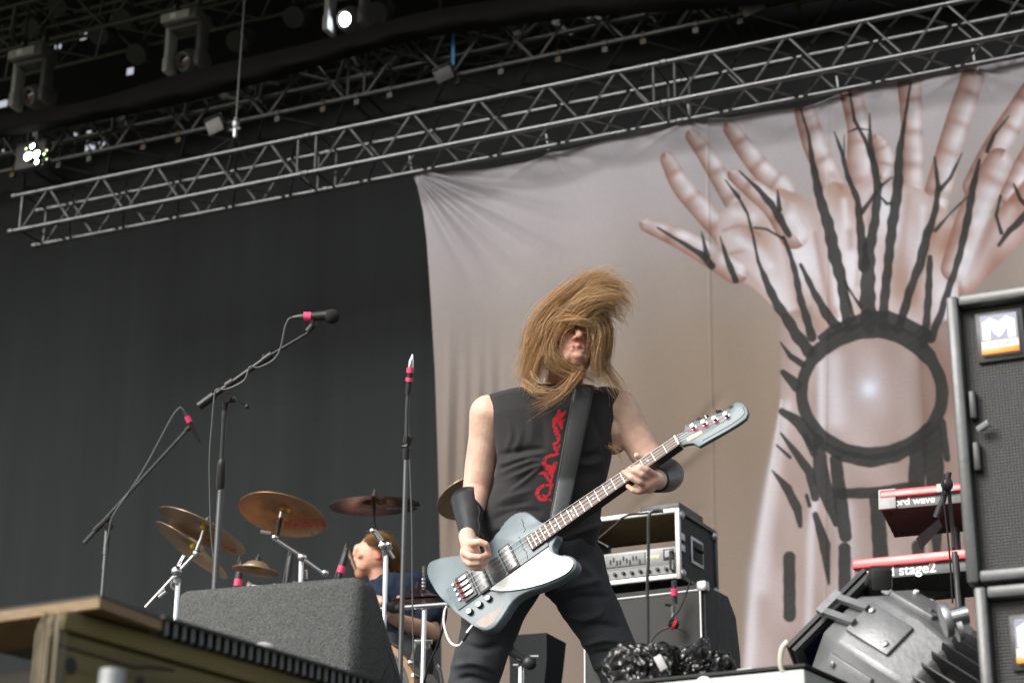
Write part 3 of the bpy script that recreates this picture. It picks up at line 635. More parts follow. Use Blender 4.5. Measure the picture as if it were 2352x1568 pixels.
# --- head frame: face turned a little to picture right and tipped back
HC = B(1307, 790, -.015)
hf = (V((.27, -.93, .16))).normalized(); hr = hf.cross(UP).normalized() * -1; hr = UP.cross(hf).normalized() * 1.0
hu = hf.cross(hr).normalized(); hu = hu if hu.z > 0 else -hu
hr = hu.cross(hf).normalized()           # towards picture ... sign fixed below
if hr.dot(CR) < 0: hr = -hr
def H(r, f, u): return HC + hr * r + hf * f + hu * u
HB = basis(hr, hf, hu)
sk = MB()
sk.ell(H(0, -.012, .03), .076, .094, .092, HB); sk.ell(H(0, .02, -.03), .062, .07, .08, HB)
sk.cone(H(0, .03, -.05), H(0, .062, -.088), .05, .026)
for s in (-1, 1):
    sk.cone(H(s * .05, .0, -.04), H(s * .022, .058, -.084), .026, .02)
    sk.cone(H(s * .012, .086, .022), H(s * .045, .068, .02), .012, .012)     # brow
    sk.ell(H(s * .04, .062, -.022), .022, .02, .022, HB)                     # cheek
    sk.ell(H(s * .078, -.008, -.005), .009, .02, .032, HB)                   # ear
    sk.ell(H(s * .031, .073, .002), .014, .012, .012, HB)                    # eye lid
    sk.ell(H(s * .0125, .097, -.032), .0085, .01, .008, HB)                  # nostril wing
sk.cone(H(0, .087, .016), H(0, .108, -.024), .009, .0125); sk.ell(H(0, .108, -.028), .011, .012, .01, HB)
sk.cone(H(-.02, .08, -.055), H(.02, .08, -.055), .0075, .0075); sk.cone(H(0, .088, -.054), H(0, .088, -.054), .009, .009)
sk.cone(H(-.017, .079, -.068), H(.017, .079, -.068), .0085, .0085); sk.ell(H(0, .078, -.09), .02, .017, .014, HB)
sk.cone(B(1292, 885, .06), H(0, -.015, -.05), .066, .058)
sk.cone(B(1262, 905, .03), H(-.045, .01, -.06), .025, .02); sk.cone(B(1310, 900, .03), H(.05, .01, -.06), .025, .02)
# --- trunk and legs under the clothes
tr = [ring(1290, 893, 70, .075, .06), ring(1276, 925, 128, .095, .06), ring(1270, 985, 130, .12, .05), ring(1266, 1060, 122, .12, .04), ring(1254, 1130, 116, .115, .02), ring(1245, 1200, 112, .1, 0), ring(1243, 1290, 104, .09, 0)]
sk.loft(tr)
LL = [(B(1180, 1310, .02), .095), (B(1138, 1400, .0), .085), (B(1100, 1510, -.03), .074), (B(1085, 1570, -.03), .06), (B(1062, 1700, .05), .055), (B(1050, 1830, .1), .04)]
RL = [(B(1312, 1310, .02), .1), (B(1345, 1380, -.01), .085), (B(1385, 1445, -.03), .07), (B(1424, 1530, -.05), .058), (B(1470, 1690, .03), .052), (B(1510, 1830, .1), .04)]
LL = [(p_, r_ * .76) for p_, r_ in LL]; RL = [(p_, r_ * .74) for p_, r_ in RL]
sk.chain(LL); sk.chain(RL)
# --- picking arm
sk.chain([(B(1150, 948, .05), .062), (B(1122, 950, .05), .064), (B(1113, 1010, .055), .054), (B(1103, 1070, .055), .052), (B(1094, 1128, .04), .046), (B(1082, 1170, -.04), .046), (B(1080, 1205, -.1), .038), (B(1085, 1243, -.17), .03)])
sk.cone(B(1100, 1140, .06), B(1096, 1120, .06), .036, .036)
K2 = crop(1600, 1850, 1.78)
def hand(P, D0, sc=1.0):                 # P: (x, y, dd mm, r mm) on an enlarged view
    return [(W(a, b, D0 + dd / 1000.0), r / 1000.0) for (a, b, dd, r) in P]
hD = 6.215
sk.chain(hand(K2((478, 520, 60, 28), (490, 575, 30, 27), (500, 640, 20, 27), (505, 690, 22, 24)), hD)); sk.ell(W(*K2((500, 640))[0], hD + .02), .034, .02, .04)
sk.chain(hand(K2((505, 570, 5, 13), (565, 562, -18, 11.5), (612, 580, -20, 10.5), (630, 640, -2, 9)), hD))      # index
sk.chain(hand(K2((462, 640, 0, 14), (505, 668, -22, 12), (570, 672, -26, 10.5), (632, 655, -8, 9.5)), hD))      # thumb
sk.chain(hand(K2((470, 690, 8, 13), (500, 715, -14, 11.5), (560, 712, -20, 10.5), (612, 690, 0, 9)), hD))
sk.chain(hand(K2((480, 715, 14, 12), (515, 742, -6, 11), (570, 742, -8, 10), (606, 722, 8, 9)), hD))
sk.chain(hand(K2((495, 725, 20, 11), (540, 752, 8, 9.5), (585, 752, 10, 8.5)), hD))
# --- fretting arm
sk.chain([(B(1392, 935, .05), .06), (B(1424, 938, .05), .062), (B(1452, 990, .04), .056), (B(1480, 1038, .02), .053), (B(1520, 1085, -.02), .046), (B(1528, 1093, -.1), .046), (B(1518, 1098, -.2), .038), (B(1505, 1103, -.28), .031)])
sk.cone(B(1405, 985, .05), B(1408, 1010, .06), .06, .05)
K3 = crop(2200, 1500, 2.6133)
lD = 6.19
sk.chain(hand(K3((1110, 1100, 30, 29), (1060, 1100, 10, 27), (1010, 1130, 4, 26)), lD)); sk.ell(W(*K3((1035, 1120))[0], lD + .012), .03, .02, .036)
sk.chain(hand(K3((1085, 1045, 0, 13), (1010, 985, -28, 11.5), (945, 960, -30, 10.5), (885, 965, -14, 9)), lD))
sk.chain(hand(K3((1050, 1085, 0, 13), (960, 1035, -30, 11.5), (880, 1000, -30, 10.5), (818, 988, -12, 9)), lD))
sk.chain(hand(K3((1015, 1145, 2, 13), (930, 1115, -26, 11.5), (850, 1070, -28, 10.5), (768, 1015, -10, 9)), lD))
sk.chain(hand(K3((985, 1200, 6, 12), (920, 1215, -14, 10.5), (865, 1200, -16, 9.5), (815, 1160, -4, 8)), lD))
sk.chain(hand(K3((1060, 1060, 40, 14), (1010, 960, 60, 12), (960, 870, 50, 11), (905, 838, 40, 9.5)), lD))
me = remesh(sk, .0036, 3)
A = mco(me); px, py, pd = PXA(A); rel = A - np.array(HC)
hx, hy_, hz_ = rel @ np.array(hr), rel @ np.array(hf), rel @ np.array(hu)
base = np.array(lin(214, 178, 160)); C = np.tile(base, (len(A), 1)); rng = np.random.RandomState(1)
def blob(c, r, col, a):
    d2 = ((A - np.array(c)) ** 2).sum(1); k = a * np.exp(-d2 / r ** 2); C[:] = C + (np.array(col) - C) * k[:, None]
red = lin(196, 120, 104)
face = (np.abs(hx) < .1) & (np.abs(hz_) < .14) & (hy_ > -.1)
C[face] = C[face] * .5 + np.array(lin(186, 128, 108)) * .5
blob(H(0, .1, -.028), .022, red, .7)
for s in (-1, 1):
    blob(H(s * .04, .07, -.03), .025, red, .6); blob(H(s * .031, .08, .004), .012, lin(60, 42, 36), .85); blob(H(s * .03, .082, .026), .011, lin(96, 70, 46), .6); blob(H(s * .0075, .104, -.037), .005, lin(70, 30, 26), .8)
for q in (-.014, 0, .014): blob(H(q, .088, -.062), .0085, lin(150, 62, 62), .8); blob(H(q, .084, -.0615), .004, lin(60, 22, 22), .8)
for q in (-.03, -.015, 0, .015, .03): blob(H(q, .075, -.092), .017, lin(120, 88, 62), .55)
blob(B(1292, 850, .0), .07, lin(206, 140, 118), .5)
for q in K2((640, 650), (600, 585), (610, 690), (605, 722), (545, 600)): blob(W(q[0], q[1], hD - .01), .016, red, .55)
for q in K3((885, 965), (820, 988), (770, 1015), (815, 1160), (1080, 1045), (1040, 1100), (905, 838), (960, 1230)): blob(W(q[0], q[1], lD - .01), .018, red, .55)
blob(B(1094, 1130, .0), .05, lin(208, 150, 130), .5); blob(B(1500, 1050, .0), .06, lin(200, 140, 120), .45)
C *= (1 + np.array([[.16, .26, .28]]) * np.array([noise.noise(V(a_ * 22)) + .6 * noise.noise(V(a_ * 60)) for a_ in A])[:, None] * .55)
C *= (1 + .03 * np.sin(A[:, [0]] * 83 + A[:, [2]] * 61) * np.sin(A[:, [2]] * 97)); setcol(me, np.clip(C, 0, 1))
link('body', me, m_skin, bp)

# --- sleeveless shirt with the red dragon print
sh = MB()
sh.loft([ring(1296, 896, 66, .07, .075), ring(1288, 900, 96, .085, .065), ring(1277, 907, 126, .1, .055), ring(1271, 920, 147, .115, .05), ring(1269, 965, 146, .135, .045), ring(1271, 1010, 139, .142, .04), ring(1271, 1060, 131, .142, .03), ring(1260, 1120, 128, .138, .02),
         ring(1245, 1180, 134, .136, .01), ring(1242, 1225, 134, .136, 0), ring(1240, 1262, 130, .13, 0)])
sh.cone(B(1160, 935, .05), B(1136, 945, .05), .055, .06); sh.cone(B(1385, 925, .05), B(1400, 930, .05), .055, .058)
me = remesh(sh, .0042, 5)
A = mco(me); N_ = mno(me); px, py, pd = PXA(A)
def fold(pts, amp, wd):
    d, t, r, _ = segdist(px, py, [(a, b, 1) for (a, b) in spline(pts, 14)]); return amp * np.exp(-(d / wd) ** 2) * np.sin(np.clip(t, 0.02, 1) * math.pi) ** .6
KS = crop(1600, 1000, 1.568); KDs = crop(2000, 1600, 3.4844); dz = np.zeros(len(A))
for pts, amp, wd in [(((-60, 900), (120, 870), (330, 800), (640, 720)), .009, 6), (((-60, 1040), (200, 930), (420, 850), (600, 850)), .009, 6), (((40, 1120), (300, 1010), (480, 930), (620, 890)), .008, 5), (((120, 1300), (330, 1130), (470, 1000), (610, 910)), .009, 6), (((-40, 760), (120, 740), (380, 690), (660, 680)), -.012, 7),
                     (((-60, 980), (180, 880), (420, 810)), -.008, 5), (((150, 1200), (330, 1080), (540, 930)), -.007, 5), (((90, 260), (170, 480), (60, 740)), .006, 7), (((290, 380), (270, 580), (110, 820)), .006, 7), (((430, 150), (450, 420), (420, 620)), .005, 9), (((600, 250), (610, 480), (640, 640)), -.005, 10),
                     (((1040, 810), (1230, 780), (1420, 730)), -.012, 8), (((1050, 890), (1250, 890), (1460, 830)), .009, 8), (((1150, 130), (1180, 350), (1110, 560)), .006, 9), (((1330, 160), (1330, 330), (1440, 560)), -.006, 9), (((1060, 1050), (1250, 1030), (1450, 1000)), -.006, 10), (((-40, 1420), (200, 1330), (460, 1250)), .007, 7), (((-60, 1500), (180, 1460), (440, 1400)), -.008, 7)]:
    dz += fold([q for q in KDs(*pts)], amp, wd)
for pts, amp, wd in [(((560, 1700), (700, 1640), (900, 1640)), -.01, 8), (((560, 1760), (720, 1720), (900, 1700)), .012, 8), (((900, 1740), (1050, 1690), (1250, 1640)), -.01, 8), (((1100, 1780), (1200, 1740), (1280, 1700)), .011, 8)]:
    dz += fold([q for q in KS(*pts)], amp, wd)
nz = np.array([noise.noise(V((a[0] * 9, a[1] * 9, a[2] * 5))) for a in A]) * .006
setco(me, A + N_ * (dz + nz)[:, None])
C = np.tile(np.array((.03, .029, .031)), (len(A), 1))
KD = crop(2000, 1600, 3.4844); front = N_ @ np.array(CF) < .2
def prnt(pts, inner=True):
    pts = [(a, b, r / 6.068 * .8) for (a, b, r) in KD(*pts)]; d, t, r, sd = segdist(px, py, pts)
    k = front & (d < r); q = d / np.maximum(r, .1)
    dark = inner & (r > 3.2) & (q < .55) & (np.sin(t * len(pts) * 9) * np.sin(q * 6 + t * 11) > .35)
    C[k & ~dark] = np.array((.52, .022, .035))
for pts in [((820, 130, 9), (830, 190, 36), (800, 260, 58), (845, 310, 46), (855, 400, 14)), ((915, 150, 10), (870, 200, 30)), ((905, 190, 8), (860, 230, 24)), ((900, 270, 8), (850, 300, 26)), ((770, 260, 40), (758, 350, 38), (790, 450, 36), (822, 545, 30)),
            ((800, 590, 26), (752, 610, 20), (768, 680, 17), (800, 740, 17)), ((830, 620, 12), (800, 700, 14)), ((800, 750, 18), (720, 765, 24), (640, 805, 26), (608, 860, 30), (640, 930, 36), (720, 960, 62), (715, 1020, 42)), ((770, 880, 30), (740, 960, 40)),
            ((555, 1018, 20), (630, 1018, 28), (660, 1085, 22), (705, 1145, 20), (735, 1040, 14)), ((725, 1180, 22), (620, 1182, 26), (535, 1240, 30), (512, 1310, 30), (565, 1382, 28), (700, 1386, 24)), ((710, 1200, 18), (690, 1300, 18), (640, 1350, 16), (595, 1315, 16)),
            ((1100, 635, 12), (1068, 712, 18)), ((1035, 878, 22), (1036, 880, 22)), ((950, 1384, 22), (951, 1385, 22))]: prnt(pts)
setcol(me, C); shirt_o = link('shirt', me, m_shirt, bp)
BV = BVHTree.FromPolygons([tuple(v.co) for v in me.vertices], [tuple(p.vertices) for p in me.polygons])

# --- trousers and boots
pt = MB(); pt.loft([ring(1242, 1222, 124, .122, 0), ring(1242, 1262, 128, .128, 0), ring(1243, 1300, 126, .125, .01), ring(1245, 1340, 112, .12, .02)])
pt.chain([(B(1185, 1305, .02), .108), (B(1140, 1400, .0), .098), (B(1103, 1505, -.03), .089), (B(1086, 1570, -.03), .08), (B(1062, 1700, .05), .07), (B(1050, 1838, .1), .062)])
pt.chain([(B(1312, 1300, .02), .116), (B(1345, 1378, -.01), .098), (B(1381, 1442, -.03), .083), (B(1424, 1530, -.05), .077), (B(1470, 1690, .03), .07), (B(1512, 1838, .1), .062)])
me = remesh(pt, .0055, 5); A = mco(me); N_ = mno(me); px, py, pd = PXA(A); dz = np.zeros(len(A))
for pts, amp, wd in [(((1250, 1365), (1300, 1350), (1390, 1330)), .01, 8), (((1270, 1390), (1330, 1372), (1405, 1368)), -.01, 8), (((1300, 1415), (1350, 1420), (1390, 1400)), .009, 7), (((1330, 1450), (1370, 1435), (1430, 1440)), -.011, 8), (((1340, 1480), (1390, 1468), (1440, 1478)), .013, 8), (((1350, 1505), (1400, 1498), (1455, 1510)), -.011, 8), (((1365, 1535), (1410, 1520), (1460, 1540)), .011, 8),
                     (((1190, 1290), (1240, 1340), (1300, 1320)), -.01, 9), (((1060, 1420), (1110, 1440), (1180, 1430)), .009, 9), (((1050, 1470), (1100, 1490), (1160, 1480)), -.009, 9), (((1040, 1530), (1090, 1520), (1140, 1540)), .01, 8), (((1050, 1560), (1080, 1555), (1130, 1570)), -.01, 7), (((1330, 1290), (1360, 1320), (1390, 1370)), .008, 9)]:
    dz += fold(pts, amp, wd)
nz = np.array([noise.noise(V((a[0] * 12, a[1] * 12, a[2] * 8))) for a in A]) * .007
setco(me, A + N_ * (dz * 1.5 + nz * 1.3)[:, None]); link('trousers', me, m_jeans, bp)
for (x, y) in ((1050, 1846), (1515, 1846)):
    p = B(x, y, .1); p = V((p.x, p.y, FLOOR)); bt = MB(); s = -1 if x < 1200 else 1
    bt.chain([(p + V((0, .02, .16)), .058), (p + V((0, .03, .06)), .052), (p + V((s * .05, -.1, .045)), .045), (p + V((s * .08, -.18, .035)), .035)])
    bt.box(Matrix.Translation(p + V((s * .03, -.07, .012))) @ Matrix.Rotation(s * .4, 4, 'Z'), .09, .28, .024)
    link('boot', remesh(bt, .008, 3), m_leather, bp)

# --- leather bracers, necklace
def bracer(P, name='wristband'):
    pts = spline([tuple(p) + (r,) for p, r in P], 12); me_ = MB().tube([q[:3] for q in pts], [q[3] for q in pts], 28, False)
    o = me_.build(name, m_leather, bp); s = o.modifiers.new('solid', 'SOLIDIFY'); s.thickness = .004; return o
b1 = bracer([(B(1074, 1148, .01), .056), (B(1078, 1180, -.055), .05), (B(1081, 1210, -.11), .042), (B(1086, 1246, -.17), .038)])
b2 = bracer([(B(1532, 1090, -.06), .056), (B(1528, 1094, -.12), .052), (B(1516, 1099, -.2), .045), (B(1507, 1102, -.25), .04)])
lc = MB()
for k in range(5):
    t0, t1 = k / 5, (k + 1) / 5; a = B(1098 + 4 * (k % 2), 1160 + 80 * t0, -.1 - .06 * t0 - .05); b_ = B(1102 - 4 * (k % 2), 1160 + 80 * t1, -.1 - .06 * t1 - .05)
    lc.tube([a, b_], .0022, 5)
lc.build('lace', m_rubber, b1)
nk = []
for x, y in ((1252, 884), (1262, 889), (1276, 893), (1291, 893), (1305, 890), (1318, 884)):
    h = BV.ray_cast(CAM, ray(x, y)); q = h[0] if h[0] else B(x, y, -.06); nk.append(q - ray(x, y) * .012)
m_bone = M('bone_bead', (.7, .68, .6), .5)
nkl = MB().tube(nk, .0018, 5).build('necklace', m_rubber, bp); MB().ell(nk[3] - ray(1291, 893) * .004, .011, .006, .006).build('bead', m_bone, nkl)

# --- hair
KH = crop(1600, 1000, 1.568)
hm = MB(); hrng = random.Random(3); HC_ = []
hair_tones = [lin(222, 188, 138), lin(200, 164, 114), lin(170, 134, 92), lin(234, 206, 164), lin(146, 114, 82), lin(212, 176, 124)]
def locks(ctrl, spread, depth, n, clump=4, wave=.3, rad=.0007, seg=11, tail=.5):
    for c in range(max(1, int(n * 2.8) // clump)):
        g0 = (hrng.gauss(0, 1), hrng.gauss(0, 1), hrng.gauss(0, 1)); off = [(s * (.92 * g0[0] + .3 * hrng.gauss(0, 1)), s * (.92 * g0[1] + .3 * hrng.gauss(0, 1)), .016 * g0[2] + hrng.gauss(0, .005)) for s in spread]
        ph = hrng.uniform(0, 6.28); fr = hrng.uniform(2, 6); lk = [(x + o[0], y + o[1], d + o[2]) for (x, y), d, o in zip(ctrl, depth, off)]
        tone = hrng.choice(hair_tones)
        for s_ in range(clump):
            gj = (hrng.gauss(0, 1), hrng.gauss(0, 1), hrng.gauss(0, .006)); j = [(x + gj[0] * (8 + 6 * i), y + gj[1] * (8 + 6 * i), d + gj[2]) for i, (x, y, d) in enumerate(lk)]
            e = hrng.uniform(.6, 1.0); sp = spline(j, seg)
            pts = []
            for i, (x, y, d) in enumerate(sp[:max(5, int(seg * e))]):
                t = i / (seg - 1); wv = math.sin(ph + fr * t * 3 + s_ * .15) * wave * 12 * t
                (dx, dy), = [q[:2] for q in KH((x + wv, y + wv * .5))]; pts.append(W(dx, dy, 6.5 + d))
            k = len(pts); n0 = len(hm.v); hm.tube(pts, [rad * (1 - .8 * (i / (k - 1)) ** 2) for i in range(k)], 3, False)
            tn = np.array(tone); tn = (tn + .1 * (tn.max() * .8 - tn)); tn = tn * min(hrng.uniform(1.05, 1.6), .8 / tn.max()); HC_.extend([tn] * (len(hm.v) - n0))
# crown flicked up and over to picture right
locks([(930, 600), (1000, 430), (1110, 310), (1240, 220), (1370, 250)], [50, 44, 36, 30, 34], [.0, -.06, -.07, -.08, -.08], 800)
locks([(860, 640), (910, 470), (1030, 330), (1160, 225), (1310, 190)], [34, 32, 28, 22, 22], [.02, -.03, -.04, -.05, -.05], 700)
locks([(1080, 470), (1140, 370), (1230, 310), (1310, 320), (1350, 400)], [36, 34, 30, 28, 28], [-.07, -.1, -.11, -.11, -.1], 300)
locks([(1200, 470), (1220, 380), (1260, 280), (1330, 220), (1420, 280)], [34, 30, 26, 24, 30], [-.02, -.05, -.06, -.06, -.06], 330)
# curtain down the left
locks([(1050, 340), (940, 420), (870, 540), (825, 700), (760, 860)], [36, 32, 28, 22, 20], [-.02, -.06, -.05, -.04, -.07], 800)
locks([(1040, 420), (935, 500), (870, 620), (830, 770), (790, 880)], [30, 28, 24, 20, 20], [-.05, -.06, -.05, -.06, -.09], 420)
locks([(1020, 430), (950, 540), (910, 650), (860, 760), (845, 870)], [22, 22, 20, 18, 20], [-.07, -.08, -.08, -.08, -.1], 80)
# curtain down the right
locks([(1200, 380), (1275, 470), (1275, 590), (1250, 700), (1290, 840)], [24, 16, 14, 16, 22], [-.02, -.06, -.06, -.05, -.08], 460)
locks([(1180, 400), (1255, 500), (1245, 620), (1232, 730), (1255, 870)], [20, 12, 8, 10, 22], [-.06, -.09, -.09, -.09, -.1], 100, 6)
# swung across chin and throat
locks([(1000, 500), (955, 600), (990, 700), (1120, 765), (1330, 855)], [26, 26, 20, 17, 20], [-.06, -.085, -.1, -.1, -.09], 150)
locks([(960, 560), (950, 660), (1040, 735), (1160, 780), (1290, 880)], [22, 22, 16, 15, 26], [-.06, -.085, -.1, -.1, -.1], 50, 4)
locks([(1120, 770), (1060, 850), (970, 920), (880, 970), (800, 1005)], [20, 16, 14, 11, 10], [-.12, -.13, -.14, -.14, -.14], 40, 4)
locks([(790, 830), (850, 872), (940, 885), (1030, 880)], [22, 12, 8, 10], [-.1, -.12, -.13, -.13], 16, 4)
# strands over the face
locks([(1110, 430), (1035, 480), (990, 560), (1005, 660)], [30, 20, 10, 10], [-.08, -.1, -.1, -.095], 50, 4)
locks([(1150, 400), (1190, 470), (1200, 560), (1180, 680)], [40, 20, 8, 12], [-.08, -.105, -.11, -.1], 14, 2)
locks([(1000, 410), (1110, 420), (1210, 440), (1280, 400)], [34, 30, 26, 30], [-.06, -.095, -.1, -.08], 240)
locks([(1010, 450), (1100, 440), (1190, 455), (1270, 440)], [24, 16, 12, 20], [-.07, -.1, -.1, -.08], 90, 6)
# loose flyaways
locks([(1290, 260), (1370, 280), (1430, 330), (1400, 420)], [26, 30, 28, 40], [-.08, -.08, -.08, -.08], 70, 2, rad=.0006)
locks([(1270, 720), (1330, 820), (1380, 900), (1370, 1010)], [20, 26, 26, 36], [-.06, -.07, -.06, -.06], 30, 2, rad=.0006)
locks([(1310, 1220), (1370, 1260), (1390, 1310), (1360, 1350)], [4, 6, 6, 8], [-.02, -.03, -.03, -.03], 6, 2, rad=.0006)
locks([(1300, 330), (1340, 380), (1390, 420), (1380, 460)], [18, 26, 26, 26], [-.06, -.08, -.08, -.08], 40, 2, rad=.0006)
locks([(1100, 240), (1180, 170), (1280, 140), (1350, 170)], [16, 14, 14, 20], [-.06, -.06, -.06, -.06], 30, 2, rad=.0006)
n0 = len(hm.v); hm.ell(H(0, -.03, .05), .084, .09, .095, HB); hm.ell(H(-.02, -.06, .02), .07, .06, .1, HB); HC_.extend([np.array(lin(92, 64, 38))] * (len(hm.v) - n0))
m_hair = M('blond_hair', (1, 1, 1), .42, 0, .1, 30, attr='Col', spec=.4, sheen=.0)
_n, _l = m_hair.node_tree.nodes, m_hair.node_tree.links
_t = _n.new('ShaderNodeBsdfTranslucent'); _mx = _n.new('ShaderNodeMixShader'); _mx.inputs[0].default_value = .5; _at = _n.new('ShaderNodeAttribute'); _at.attribute_name = 'Col'
_l.new(_at.outputs['Color'], _t.inputs['Color']); _l.new(_n['Principled BSDF'].outputs[0], _mx.inputs[1]); _l.new(_t.outputs[0], _mx.inputs[2]); _l.new(_mx.outputs[0], _n['Material Output'].inputs['Surface'])
me = hm.mesh('hair', True, 180); setcol(me, np.array(HC_)); link('hair', me, m_hair, bp)
# ================================================================== the bass guitar
pb, pn, pu = W(1070, 1355, 6.325), W(1560, 1012, 6.20), W(1215, 1185, 6.345)
gx = (pn - pb).normalized(); gz = gx.cross((pu - pb)).normalized(); gy = gz.cross(gx).normalized()
if gz.dot(CF) > 0: gz = -gz; gy = gz.cross(gx).normalized()
GM = basis(gx, gy, gz, pb); GI = GM.inverted()
def G(x, y):                              # working grid -> the instrument's own flat coordinates
    r = ray(x, y); q = GI @ (CAM + r * ((pb - CAM).dot(gz) / r.dot(gz))); return (q.x, q.y)
def closed(pts, n): 
    P = list(pts); m = len(P); Q = spline(P[-2:] + P + P[:2], 1 + n * (m + 3) // m); P3 = []
    full = spline(P + P[:1], n); return full[:-1]
m_body = M('scratched_dark_blue_lacquer', (.13, .17, .19), .42, 0, .14, 7, coat=.18, bump=.0003, bs=30, spec=.3, coatr=.12)
m_guard = M('white_pickguard', (.82, .82, .8), .35, 0, .03, 20, coat=.3)
m_neck = M('dark_neck', (.03, .028, .028), .35, 0, .2, 20)
m_rose = M('rosewood', (.15, .1, .085), .55, 0, .35, 40, stretch=(.1, 1, 1))
m_fret = M('nickel_fret', (.6, .59, .54), .35, .8, .05, 50)
m_strw = M('wound_string', (.3, .3, .3), .4, .8, .05, 50)
m_pick = M('grey_pickup_cover', (.16, .165, .165), .35, .3, .1, 40)
m_gold = M('gold_print', (.75, .62, .3), .4, .3, .05, 40)
m_red = M('red_silk', (.55, .02, .04), .6, 0, .1, 60)
gb = thing('bass_guitar', 'dark blue-grey bass guitar with white pickguard on a black strap', 'bass guitar', pb)
def K2p(*p): return [G(a, b) for (a, b) in K2(*p)]
def K3p(*p): return [G(a, b) for (a, b) in K3(*p)]
out = K2p((830, 356), (890, 346), (940, 372), (1000, 418), (1040, 428), (1075, 450), (1110, 480), (1120, 520), (1100, 560), (1088, 595), (1100, 636), (1140, 654), (1190, 656), (1236, 676), (1256, 718), (1232, 768), (1150, 824), (1050, 866), (900, 918), (820, 968), (770, 1030), (720, 1108), (680, 1158), (640, 1184), (590, 1190),
          (540, 1166), (460, 1110), (400, 1062), (330, 1000), (270, 930), (215, 850), (190, 780), (200, 720), (240, 690), (330, 668), (430, 650), (540, 615), (630, 568), (690, 500), (740, 430), (780, 385))
out = closed(out, 150)
body = MB().prism(out, GM, -.042, 0, .005).build('body', m_body, gb, ang=50)
cb = K2p((418, 1052), (1062, 592), (1030, 520), (930, 500), (700, 640), (330, 905))
MB().prism(cb, GM, .0002, .004, .0012).build('centre_block', m_body, body, ang=50)
pg = closed(K2p((1060, 612), (1075, 634), (1100, 652), (1150, 672), (1200, 676), (1232, 698), (1240, 730), (1200, 785), (1100, 838), (950, 888), (800, 914), (720, 918), (672, 911), (652, 900), (760, 822), (900, 725), (1000, 655)), 90)
MB().prism(pg, GM, .0042, .0075, .0008).build('pickguard', m_guard, gb, ang=50)
def rrect(cx, cy, L, Wd, ang, r=.006, n=4):
    P = []
    for (sx, sy, a0) in ((1, 1, 0), (-1, 1, 90), (-1, -1, 180), (1, -1, 270)):
        for k in range(n + 1):
            a = math.radians(a0 + 90 * k / n); x = sx * (L / 2 - r) + r * math.cos(a); y = sy * (Wd / 2 - r) + r * math.sin(a)
            P.append((cx + x * math.cos(ang) - y * math.sin(ang), cy + x * math.sin(ang) + y * math.cos(ang)))
    return P
for c in ((783, 688), (587, 835)):
    g = K2p(c)[0]; o = MB().prism(rrect(g[0], g[1], .046, .1, 0), GM, .001, .011, .001).build('pickup', m_blkplastic, gb); MB().prism(rrect(g[0], g[1], .036, .09, 0, .004), GM, .0112, .0135, .001).build('cover', m_pick, o)
    for e in (-.035, .035): MB().lathe([(.003, .0136), (.003, .0148), (.001, .015)], GM @ Matrix.Translation((g[0], g[1] + e, 0)), 8).build('screw', m_blkmetal, o)
g = K2p((690, 765))[0]; MB().prism(rrect(g[0], g[1], .05, .085, 0, .012), GM, .0042, .0046).build('thumb_plate', m_blkplastic, gb)
# neck, fingerboard, frets
e0, e1 = K2p((900, 552), (950, 634)); n0, n1 = K3p((1322, 655), (1370, 745))
nk0, nk1 = K3p((1322, 652), (1372, 748))
MB().prism([e0, e1, n1, n0], GM, -.02, .009, .0).build('neck', m_neck, gb)
fb = MB().prism([e0, e1, n1, n0], GM, .0092, .014, .0008).build('fingerboard', m_rose, gb)
sc_ = .864; xn = (n0[0] + n1[0]) / 2; xe = (e0[0] + e1[0]) / 2
def edge(x, s): 
    t = (x - e0[0]) / (n0[0] - e0[0]) if s == 0 else (x - e1[0]) / (n1[0] - e1[0])
    return lerp(e0[1], n0[1], t) if s == 0 else lerp(e1[1], n1[1], t)
L = xn * 1.0
for k in range(1, 21):
    x = xn - L * (1 - 2 ** (-k / 12.0))
    if x < xe + .004: break
    MB().tube([GM @ V((x, edge(x, 0) - .001, .0142)), GM @ V((x, edge(x, 1) + .001, .0142))], .0014, 6).build('fret', m_fret, fb)
for k in (3, 5, 7, 9, 12, 15, 17, 19):
    x = xn - L * (1 - (2 ** (-k / 12.0) + 2 ** (-(k - 1) / 12.0)) / 2)
    if x < xe: continue
    ym = (edge(x, 0) + edge(x, 1)) / 2
    for dy in ((-.009, .009) if k == 12 else (0,)): MB().lathe([(.0036, .0141), (.0036, .0146)], GM @ Matrix.Translation((x, ym + dy, 0)), 12).build('inlay_dot', m_white, fb)
MB().prism([(n0[0] - .003, n0[1]), (n1[0] - .003, n1[1]), (n1[0] + .003, n1[1]), (n0[0] + .003, n0[1])], GM, .009, .0185).build('nut', m_bone, gb)
# headstock
hs0 = K3p((1345, 650), (1390, 612), (1412, 570), (1414, 528), (1450, 520), (1600, 462), (1750, 411), (1890, 362), (1922, 336), (1918, 302), (1960, 285), (2020, 298), (2060, 345), (2076, 400), (2052, 458), (1970, 518), (1850, 590), (1700, 672), (1562, 752), (1500, 716), (1430, 726), (1385, 742))
hd_o = MB().prism(hs0, GM, -.012, .004, .002).build('headstock', m_body, gb, ang=50)
bv = K3p((1600, 690), (1760, 600), (1900, 520), (2010, 440), (2040, 390), (2020, 340)); rib = [GM @ V((a, b, .0042)) for a, b in spline(bv, 24)]
MB().tube(rib, .0016, 5).build('bevel_line', m_neck, hd_o)
bv = K3p((1430, 540), (1600, 482), (1750, 430), (1890, 385)); MB().tube([GM @ V((a, b, .0042)) for a, b in spline(bv, 16)], .0013, 5).build('bevel_line', m_neck, hd_o)
posts = K3p((1510, 556), (1625, 516), (1737, 476), (1855, 434)); btn = K3p((1530, 468), (1640, 432), (1757, 378), (1862, 346))
